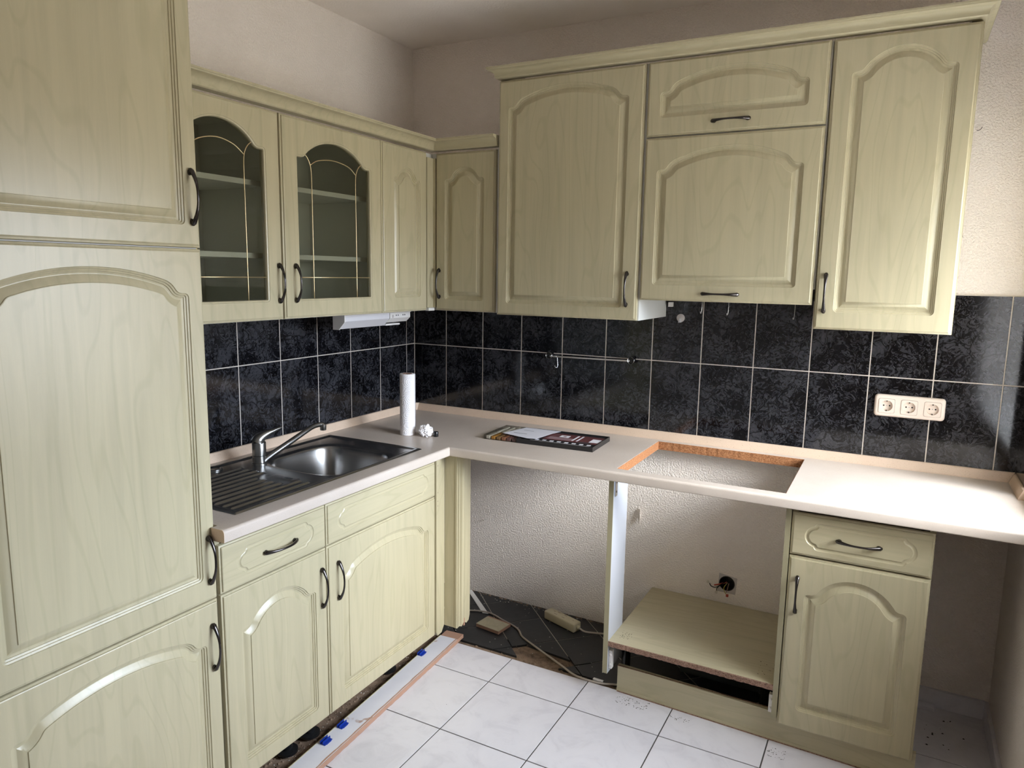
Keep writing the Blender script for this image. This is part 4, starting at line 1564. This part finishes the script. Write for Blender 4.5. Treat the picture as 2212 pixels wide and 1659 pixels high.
for i in range(6):
    kb('text_line', [(0.110, 0.215, 0.105 + i * 0.0065, 0.1065 + i * 0.0065, HK + 0.0008, HK + 0.00085)], 'diffuser', 0, lf)
pic = kb('picture_label', [(0.235, WK - 0.006, 0.065, DK - 0.030, 0.0145, 0.0152)], 'print_maroon')
kb('picture_patch', [(0.250, 0.350, 0.078, 0.120, 0.0152, 0.0154)], 'print_mauve', 0, pic)
kb('picture_patch', [(0.285, 0.325, 0.125, 0.160, 0.0152, 0.0154)], 'print_white', 0, pic)
kb('picture_patch', [(0.300, 0.312, 0.133, 0.150, 0.0154, 0.0156)], 'print_mauve', 0, pic)
kb('picture_patch', [(0.352, 0.360, 0.085, 0.175, 0.0152, 0.0154)], 'print_white', 0, pic)
kb('picture_patch', [(0.372, 0.379, 0.085, 0.175, 0.0152, 0.0154)], 'print_white', 0, pic)
kb('picture_patch', [(0.425, 0.462, 0.090, 0.150, 0.0152, 0.0154)], 'print_white', 0, pic)
kb('picture_patch', [(0.385, 0.440, 0.066, 0.082, 0.0152, 0.0154)], 'print_dark', 0, pic)
for i in range(8):
    x = 0.215 + i * 0.0315
    kb('icon', [(x, x + 0.015, 0.034 + 0.002 * (i % 2), 0.050, 0.0145, 0.0150)], 'print_white')
kb('caption', [(0.200, 0.450, 0.022, 0.0255, 0.0145, 0.0148)], 'grey_disc')

# ------------------------------------------------------------------ things on the tiled wall
YT = -TT
tr = thing('towel_rail', 'chrome hanging rail with ring ends on the tiled wall', 'rail', (0.943, -0.03, 1.2))
pts = [(0.760, -0.034, 1.1985), (1.128, -0.034, 1.2025)]
tube('rod', pts, 0.0042, 'chrome', tr, 14)
for x, z in ((0.7545, 1.2010), (1.1330, 1.2045)):
    n = 28; sg = 8; vs = []; fs = []
    for i in range(n):
        a = 2 * PI * i / n
        for k in range(sg):
            b2 = 2 * PI * k / sg
            rr_ = 0.0142 + 0.0016 * math.cos(b2)
            vs.append((x + rr_ * math.cos(a), -0.034 + 0.005 * math.sin(b2), z + rr_ * math.sin(a)))
    for i in range(n):
        for k in range(sg):
            fs.append((i * sg + k, ((i + 1) % n) * sg + k, ((i + 1) % n) * sg + (k + 1) % sg, i * sg + (k + 1) % sg))
    mesh_obj('end_ring', vs, fs, 'chrome', tr, 60)
    lathe('wall_plug', [(0.0126, 0.0), (0.0126, 0.0265), (0.010, 0.0275)], 'black_plastic', tr, 20, (x, YT, z), 35, 'Y')
hk = tube('hook', smooth_pts([(0.7905, -0.034, 1.1935), (0.7900, -0.0395, 1.1985), (0.7905, -0.034, 1.2045), (0.7915, -0.0285, 1.1995), (0.7930, -0.0290, 1.180), (0.7955, -0.030, 1.160), (0.7940, -0.034, 1.1505), (0.7890, -0.040, 1.1520), (0.7870, -0.043, 1.160)], 5), 0.0011, 'chrome', None, 8)
tag(hk, 'thin S hook hanging on the left end of the rail', 'hook')

sc = thing('triple_socket', 'cream triple wall socket on the dark tiles', 'socket', (2.166, -0.01, 1.105))
SOCX = (2.0945, 2.1660, 2.2385)


def rrect(cx_, cz_, hw_, hh_, r_, n_=5):
    out = []
    for sx_, sz_, a0 in ((1, 1, 0), (-1, 1, PI / 2), (-1, -1, PI), (1, -1, 1.5 * PI)):
        for i_ in range(n_):
            a = a0 + PI / 2 * i_ / (n_ - 1)
            out.append((cx_ + sx_ * (hw_ - r_) + r_ * math.cos(a), cz_ + sz_ * (hh_ - r_) + r_ * math.sin(a)))
    return out


bm = bmesh.new()
prev = None
for ins_, dep, r_ in ((0, 0.0, 0.012), (0, 0.004, 0.012), (0.0015, 0.0075, 0.0115), (0.004, 0.010, 0.010), (0.0075, 0.011, 0.008)):
    L_ = [bm.verts.new((p[0], YT - dep, p[1])) for p in rrect(2.166, 1.1065, 0.1115 - ins_, 0.040 - ins_, r_)]
    if prev:
        for k in range(len(L_)):
            bm.faces.new((prev[k], prev[(k + 1) % len(L_)], L_[(k + 1) % len(L_)], L_[k]))
    prev = L_
es = [bm.edges.get((prev[k], prev[(k + 1) % len(prev)])) for k in range(len(prev))]
for x in SOCX:
    L_ = [bm.verts.new((p[0], YT - 0.011, p[1])) for p in rrect(x, 1.1060, 0.0265, 0.0265, 0.006)]
    L2 = [bm.verts.new((v_.co.x, YT - 0.006, v_.co.z)) for v_ in L_]
    for k in range(len(L_)):
        es.append(bm.edges.new((L_[k], L_[(k + 1) % len(L_)])))
    for k in range(len(L_)):
        bm.faces.new((L_[k], L_[(k + 1) % len(L_)], L2[(k + 1) % len(L_)], L2[k]))
bmesh.ops.triangle_fill(bm, edges=es, use_beauty=True, normal=(0, -1, 0))
bm_obj('frame', bm, 'socket_plastic', sc, 30)
for x in (2.0945, 2.1660, 2.2385):
    z = 1.1060; yf = YT - 0.011
    bm = bmesh.new()
    La = [bm.verts.new((p[0], yf + 0.002, p[1])) for p in rrect(x, z, 0.0268, 0.0268, 0.006)]
    Lb = [bm.verts.new((p[0], yf + 0.002, p[1])) for p in rrect(x, z, 0.0245, 0.0245, 0.005)]
    for k in range(len(La)):
        bm.faces.new((La[k], La[(k + 1) % len(La)], Lb[(k + 1) % len(La)], Lb[k]))
    bm_obj('seam', bm, 'socket_seam', sc)
    # insert with a real round well
    bm = bmesh.new()
    def rr_sq(h, r_):
        out = []
        for cx_, cz_, a0 in ((h - r_, h - r_, 0), (-h + r_, h - r_, PI / 2), (-h + r_, -h + r_, PI), (h - r_, -h + r_, 1.5 * PI)):
            for i in range(5):
                a = a0 + PI / 2 * i / 4
                out.append((x + cx_ + r_ * math.cos(a), z + cz_ + r_ * math.sin(a)))
        return out
    O_ = [bm.verts.new((p[0], yf - 0.0016, p[1])) for p in rr_sq(0.0257, 0.006)]
    O2 = [bm.verts.new((p[0], yf + 0.0004, p[1])) for p in rr_sq(0.0257, 0.006)]
    I_ = [bm.verts.new((x + 0.0195 * math.cos(2 * PI * k / 28), yf - 0.0016, z + 0.0195 * math.sin(2 * PI * k / 28))) for k in range(28)]
    I2 = [bm.verts.new((x + 0.0180 * math.cos(2 * PI * k / 28), yf + 0.0085, z + 0.0180 * math.sin(2 * PI * k / 28))) for k in range(28)]
    es = []
    for L_ in (O_, I_):
        for k in range(len(L_)):
            es.append(bm.edges.new((L_[k], L_[(k + 1) % len(L_)])))
    bmesh.ops.triangle_fill(bm, edges=es, use_beauty=True, normal=(0, -1, 0))
    for k in range(28):
        bm.faces.new((I_[k], I_[(k + 1) % 28], I2[(k + 1) % 28], I2[k]))
    bm.faces.new(I2)
    for k in range(20):
        bm.faces.new((O_[k], O2[k], O2[(k + 1) % 20], O_[(k + 1) % 20]))
    ins = bm_obj('socket_insert', bm, 'socket_plastic', sc, 30)
    for dx in (-0.0095, 0.0095):
        lathe('pin_hole', [(0.0027, 0.0), (0.0027, 0.0004)], 'hole_dark', ins, 12, (x + dx, yf + 0.0084, z), None, 'Y')
    lathe('centre_screw', [(0.0022, 0.0), (0.0022, 0.0006)], 'grey_disc', ins, 12, (x, yf + 0.0084, z), None, 'Y')
    for s_ in (-1, 1):
        box('earth_clip', x - 0.0018, x + 0.0018, yf - 0.001, yf + 0.008, z + s_ * 0.0172 - 0.0018, z + s_ * 0.0172 + 0.0018, 'gunmetal', ins)
# round suction hook on the tiles
sh_ = thing('suction_hook', 'small round grey adhesive hook on the tiles below the extractor', 'hook', (1.3265, -0.01, 1.389))
lathe('disc', [(0.0165, 0.0), (0.0165, 0.002), (0.0145, 0.0032)], 'grey_disc', sh_, 28, (1.3265, YT, 1.3895), 35, 'Y')
bm = bmesh.new()
vs = [(-0.0055, 0, -0.018), (0.0055, 0, -0.018), (0.003, 0, -0.002), (-0.003, 0, -0.002)]
a = [bm.verts.new((1.325 + x, YT - 0.003, 1.3895 + z)) for x, y, z in vs]; b_ = [bm.verts.new((1.325 + x * 0.9, YT - (0.013 if z < -0.01 else 0.005), 1.3895 + z)) for x, y, z in vs]
bm.faces.new(a[::-1]); bm.faces.new(b_)
for k in range(4):
    bm.faces.new((a[k], a[(k + 1) % 4], b_[(k + 1) % 4], b_[k]))
bm_obj('peg', bm, 'print_white', sh_)

for x, zb__, lab in ((1.421, 1.412, 'left thin wire hook hanging under the extractor cabinet'), (1.523, 1.409, 'middle thin wire hook hanging under the extractor cabinet'), (1.764, 1.403, 'right thin wire hook hanging under the extractor cabinet')):
    o = tube('wire_hook', smooth_pts([(x, -0.0525, 1.4745), (x + 0.0004, -0.0535, 1.440), (x - 0.0006, -0.0535, zb__ + 0.008), (x - 0.001, -0.0550, zb__ + 0.001), (x - 0.0025, -0.0600, zb__ + 0.001), (x - 0.003, -0.0635, zb__ + 0.009)], 5), 0.0010, 'chrome', None, 8)
    tag(o, lab, 'hook', 'wire hooks under the extractor')

# under-cabinet lamp
ul = thing('cabinet_lamp', 'white under-cabinet lamp with socket end above the sink', 'lamp', (0.22, -0.57, 1.335))
def prism_y(name, prof, y0, y1, mat, par, sm=None):
    bm = bmesh.new()
    a = [bm.verts.new((x, y0, z)) for x, z in prof]; b_ = [bm.verts.new((x, y1, z)) for x, z in prof]
    bm.faces.new(a); bm.faces.new(b_[::-1])
    for k in range(len(prof)):
        bm.faces.new((a[k], b_[k], b_[(k + 1) % len(prof)], a[(k + 1) % len(prof)]))
    return bm_obj(name, bm, mat, par, sm)
prof = [(0.178, 1.3973), (0.178, 1.3310), (0.207, 1.3310), (0.2365, 1.3620), (0.2365, 1.3973)]
prism_y('end_plate', prof, -0.780, -0.774, 'white_plastic', ul)
prism_y('top_rail', [(0.178, 1.3973), (0.178, 1.386), (0.2365, 1.386), (0.2365, 1.3973)], -0.774, -0.352, 'white_plastic', ul)
prism_y('diffuser', [(0.182, 1.386), (0.182, 1.3335), (0.206, 1.3335), (0.2345, 1.3640), (0.2345, 1.386)], -0.774, -0.500, 'diffuser', ul)
hs = prism_y('socket_end', [(0.182, 1.3855), (0.182, 1.3455), (0.215, 1.3455), (0.2355, 1.3640), (0.2355, 1.3855)], -0.497, -0.356, 'white_plastic', ul)
prism_y('tray', [(0.182, 1.3400), (0.182, 1.3330), (0.216, 1.3330), (0.216, 1.3400)], -0.500, -0.405, 'white_plastic', ul)
for y_, r_ in ((-0.455, 0.003), (-0.442, 0.003), (-0.408, 0.003), (-0.395, 0.003)):
    o = lathe('pin_hole', [(r_, 0.0), (r_, 0.0006)], 'hole_dark', hs, 10, (0, 0, 0), None)
    attach(o, Matrix.Translation((0.2355, y_, 1.3755)) @ Matrix.Rotation(PI / 2, 4, 'Y'), hs)
o = box('switch', 0.2355, 0.2375, -0.482, -0.474, 1.366, 1.378, 'grey_disc', hs)

# ------------------------------------------------------------------ things on the old floor
FZ = -0.003
ps = thing('power_strip', 'cream two-way extension socket block on the old black floor', 'power strip', (0.885, -0.105, FZ))
A0 = math.atan2(-0.060, 0.175)
bm = bmesh.new()
add_box(bm, -0.092, 0.092, -0.024, 0.024, 0.0003, 0.041, 0.006, 3)
blk = bm_obj('housing', bm, 'beige_plastic', ps, 40, (0.885, -0.108, FZ), A0)
for (x, y, l_) in ((-0.052, 0.006, 0.010), (-0.030, 0.012, 0.016), (-0.032, -0.010, 0.016), (0.010, 0.012, 0.016), (0.014, -0.010, 0.016), (0.064, 0.002, 0.005)):
    bm = bmesh.new(); add_box(bm, x - l_ / 2, x + l_ / 2, y - 0.0016, y + 0.0016, 0.0405, 0.0415)
    bm_obj('slot', bm, 'socket_seam', ps, None, (0.885, -0.108, FZ), A0)
o = lathe('cable_gland', [(0.009, 0.0), (0.009, 0.008), (0.006, 0.012)], 'beige_plastic', ps, 18, (0, 0, 0))
mg = Matrix.Translation((0.885, -0.108, FZ)) @ Matrix.Rotation(A0, 4, 'Z') @ Matrix.Translation((0.091, 0, 0.022)) @ Matrix.Rotation(PI / 2, 4, 'Y')
attach(o, mg, ps)
g = mg @ Vector((0, 0, 0.010))
tube('lead', smooth_pts([g, g + Vector((0.03, -0.004, -0.008)), (1.05, -0.120, FZ + 0.006), (1.10, -0.098, FZ + 0.0042), (1.20, -0.07, FZ + 0.0042), (1.30, -0.09, FZ + 0.0045)], 8), 0.0040, 'cable_grey', ps, 10)

cb = tube('cable', smooth_pts([(0.36, -0.24, FZ + 0.0042), (0.44, -0.215, FZ + 0.0042), (0.50, -0.190, FZ + 0.0042), (0.560, -0.185, FZ + 0.0042), (0.640, -0.215, FZ + 0.0042), (0.700, -0.236, FZ + 0.0042), (0.745, -0.262, FZ + 0.0042), (0.785, -0.305, FZ + 0.0042),
                           (0.860, -0.345, FZ + 0.003), (0.940, -0.385, FZ + 0.002), (1.020, -0.425, FZ + 0.001), (1.095, -0.470, 0.002), (1.150, -0.484, 0.0045), (1.215, -0.477, 0.002), (1.262, -0.458, FZ + 0.0042), (1.31, -0.447, FZ + 0.0042), (1.40, -0.445, FZ + 0.0042)], 8), 0.0042, 'cable_grey', None, 10)
tag(cb, 'grey beige cable snaking across the old black floor', 'cable')

bm = bmesh.new(); 
P = [(0.330, -0.020), (0.520, -0.195), (0.548, -0.188), (0.350, -0.010)]
a = [bm.verts.new((x, y, FZ + 0.003)) for x, y in P]; b_ = [bm.verts.new((x, y, FZ + 0.0003)) for x, y in P]
bm.faces.new(a); bm.faces.new(b_[::-1])
for k in range(4):
    bm.faces.new((a[k], b_[k], b_[(k + 1) % 4], a[(k + 1) % 4]))
tag(bm_obj('plastic_strip', bm, 'white_plastic'), 'flat whitish strip lying on the black floor behind the corner post', 'strip')

wb_ = thing('wood_block', 'small pale green board offcut on the old black floor', 'offcut', (0.627, -0.270, FZ))
bm = bmesh.new(); add_box(bm, -0.062, 0.062, -0.046, 0.046, 0.0003, 0.0145, 0.0005)
bm_obj('core', bm, 'raw_mdf', wb_, None, (0.627, -0.281, FZ), -0.13)
bm = bmesh.new(); add_box(bm, -0.0622, 0.0622, -0.0462, 0.036, 0.0145, 0.0155)
bm_obj('green_face', bm, 'foil', wb_, None, (0.627, -0.281, FZ), -0.13)

bm = bmesh.new(); add_box(bm, -0.021, 0.021, -0.0065, 0.0065, 0, 0.006, 0.001)
tag(bm_obj('white_clip', bm, 'white_plastic', None, None, (1.196, -0.458, FZ), -0.03), 'small white plastic piece on the floor by the oven housing', 'plastic piece')
bm = bmesh.new(); add_box(bm, 2.264, 2.340, -0.050, -0.0145, 0.0003, 0.016, 0.001)
tag(bm_obj('tile_offcut', bm, 'white_floor_tile'), 'white tile offcut lying against the skirting in the dark niche', 'offcut')

# flush box with loose wires in the back wall
jb = thing('junction_box', 'open black flush box with loose wires in the wall behind the oven bay', 'junction box', (hx, 0.0, hz))
bm = bmesh.new()
sg = 24
r_a = [bm.verts.new((hx + (hr + 0.0005) * math.cos(2 * PI * k / sg), -0.0012, hz + (hr + 0.0005) * math.sin(2 * PI * k / sg))) for k in range(sg)]
r_b = [bm.verts.new((hx + (hr - 0.003) * math.cos(2 * PI * k / sg), -0.0012, hz + (hr - 0.003) * math.sin(2 * PI * k / sg))) for k in range(sg)]
r_c = [bm.verts.new((hx + (hr - 0.004) * math.cos(2 * PI * k / sg), 0.045, hz + (hr - 0.004) * math.sin(2 * PI * k / sg))) for k in range(sg)]
for A_, B_ in ((r_a, r_b), (r_b, r_c)):
    for k in range(sg):
        bm.faces.new((A_[k], A_[(k + 1) % sg], B_[(k + 1) % sg], B_[k]))
bm.faces.new(r_c)
bm_obj('cup', bm, 'black_plastic', jb)
bm = bmesh.new()
ou = [bm.verts.new((hx + x, -0.0008, hz + z)) for x, z in ((-0.037, -0.040), (0.036, -0.042), (0.040, 0.030), (-0.033, 0.040))]
inn = [bm.verts.new((hx + (hr + 0.0006) * math.cos(2 * PI * k / 24), -0.0008, hz + (hr + 0.0006) * math.sin(2 * PI * k / 24))) for k in range(24)]
es = []
for L_ in (ou, inn):
    for k in range(len(L_)):
        es.append(bm.edges.new((L_[k], L_[(k + 1) % len(L_)])))
bmesh.ops.triangle_fill(bm, edges=es, use_beauty=True, normal=(0, -1, 0))
bm_obj('plaster_patch', bm, 'grey_disc', jb)
def wire(pts, mat, r_=0.0014):
    return tube('wire', smooth_pts(pts, 6), r_, mat, jb, 8)
wire([(hx - 0.010, 0.030, hz - 0.005), (hx - 0.022, -0.006, hz - 0.006), (hx - 0.040, -0.018, hz - 0.018), (hx - 0.058, -0.022, hz - 0.016), (hx - 0.066, -0.024, hz - 0.004)], 'black_plastic', 0.0018)
wire([(hx - 0.012, 0.030, hz - 0.008), (hx - 0.026, -0.006, hz - 0.012), (hx - 0.036, -0.016, hz - 0.022), (hx - 0.036, -0.018, hz - 0.032)], 'black_plastic', 0.0018)
wire([(hx - 0.008, 0.030, hz - 0.008), (hx - 0.030, -0.010, hz - 0.006), (hx - 0.048, -0.018, hz - 0.010)], 'wire_red', 0.0030)
wire([(hx - 0.004, 0.030, hz - 0.010), (hx - 0.010, -0.008, hz - 0.018), (hx - 0.004, -0.014, hz - 0.034), (hx + 0.004, -0.016, hz - 0.042)], 'wire_yellow', 0.0016)
wire([(hx + 0.002, 0.030, hz - 0.012), (hx + 0.004, -0.006, hz - 0.022), (hx + 0.001, -0.012, hz - 0.034)], 'chipboard_brown', 0.0018)
for dx, dz, mt in ((-0.073, 0.001, 'wire_clear'), (-0.037, -0.037, 'wire_clear'), (0.008, -0.042, 'wire_red')):
    c_ = box('wire_connector', hx + dx - 0.005, hx + dx + 0.005, -0.028, -0.018, hz + dz - 0.005, hz + dz + 0.005, mt, jb, 0.0015)

# torn flap of wallpaper and a nail under the worktop
bm = bmesh.new()
P = [(1.183, 0.562), (1.193, 0.560), (1.197, 0.530), (1.1965, 0.502), (1.190, 0.494), (1.184, 0.520)]
OUT = [0.001, 0.012, 0.020, 0.020, 0.012, 0.001]
a = [bm.verts.new((x, -o_, z)) for (x, z), o_ in zip(P, OUT)]
b_ = [bm.verts.new((x - 0.0006, -o_ - 0.0004, z)) for (x, z), o_ in zip(P, OUT)]
bm.faces.new(a); bm.faces.new(b_[::-1])
for k in range(len(P)):
    bm.faces.new((a[k], b_[k], b_[(k + 1) % len(P)], a[(k + 1) % len(P)]))
tag(bm_obj('wallpaper_flap', bm, 'woodchip_paint'), 'torn white flap of wallpaper on the wall behind the oven bay', 'wallpaper')
nl = tube('nail', [(0.416, 0.002, 0.372), (0.417, -0.018, 0.375)], 0.0016, 'chrome', None, 8)
tag(nl, 'small nail sticking out of the wall left of the oven bay', 'nail')

# thin wire end poking out of the wall beside the right wall cabinet
ws_ = tube('wire_end', smooth_pts([(2.281, 0.002, 2.050), (2.285, -0.006, 2.048), (2.291, -0.009, 2.050), (2.296, -0.008, 2.058)], 5), 0.0009, 'dirt_dark', None, 6)
tag(ws_, 'thin dark wire end sticking out of the wall right of the wall cabinets', 'wire')

# debris that nobody would count
def crumbs(name, regions, mat, label, seed):
    rd = random.Random(seed)
    vs = []; fs = []
    for (x0, x1, y0, y1, z, n_, s0, s1) in regions:
        for _ in range(n_):
            x, y, s = rd.uniform(x0, x1), rd.uniform(y0, y1), rd.uniform(s0, s1)
            b0 = len(vs); a = rd.uniform(0, 6.28)
            for k in range(4):
                an = a + k * PI / 2 + rd.uniform(-0.4, 0.4)
                vs.append((x + s * math.cos(an) * 1.3, y + s * math.sin(an), z))
            vs.append((x, y, z + s * 0.8))
            for k in range(4):
                fs.append((b0 + k, b0 + (k + 1) % 4, b0 + 4))
            fs.append((b0 + 3, b0 + 2, b0 + 1, b0))
    o = mesh_obj(name, vs, fs, mat)
    tag(o, label, 'debris', None, 'stuff')
    return o


crumbs('dark_debris', [(1.30, 1.42, -0.565, -0.51, 0.0, 70, 0.0008, 0.0022), (1.50, 1.58, -0.56, -0.53, 0.0, 25, 0.0008, 0.0020), (1.84, 1.90, -0.60, -0.55, 0.0, 35, 0.0008, 0.002),
                       (1.28, 1.33, -0.50, -0.44, 0.2200, 26, 0.0008, 0.002), (1.78, 1.83, -0.50, -0.40, 0.2200, 14, 0.0008, 0.002), (2.30, 2.48, -0.30, -0.06, 0.0, 16, 0.001, 0.004),
                       (0.60, 0.78, -1.15, -0.60, 0.0, 8, 0.0006, 0.0014)], 'dirt_dark', 'scattered dark crumbs on the tiles and oven shelf', 5)
crumbs('pale_debris', [(0.40, 1.22, -0.44, -0.02, FZ, 60, 0.0008, 0.0028), (0.40, 1.22, -0.05, -0.012, FZ, 40, 0.001, 0.004), (0.36, 0.50, -1.5, -0.6, -0.012, 120, 0.001, 0.0032), (0.44, 0.56, -1.45, -0.6, -0.012, 90, 0.001, 0.003)], 'crumb_light', 'pale plaster crumbs on the old black floor', 6)
crumbs('brown_debris', [(0.58, 1.25, -0.480, -0.450, -0.011, 70, 0.002, 0.007), (0.84, 1.08, -0.45, -0.37, -0.011, 40, 0.002, 0.006), (0.36, 0.52, -1.5, -0.6, -0.012, 420, 0.0015, 0.007), (0.3, 1.24, -0.018, -0.010, FZ, 120, 0.002, 0.006)], 'screed', 'brown screed rubble along the tile edges', 8)
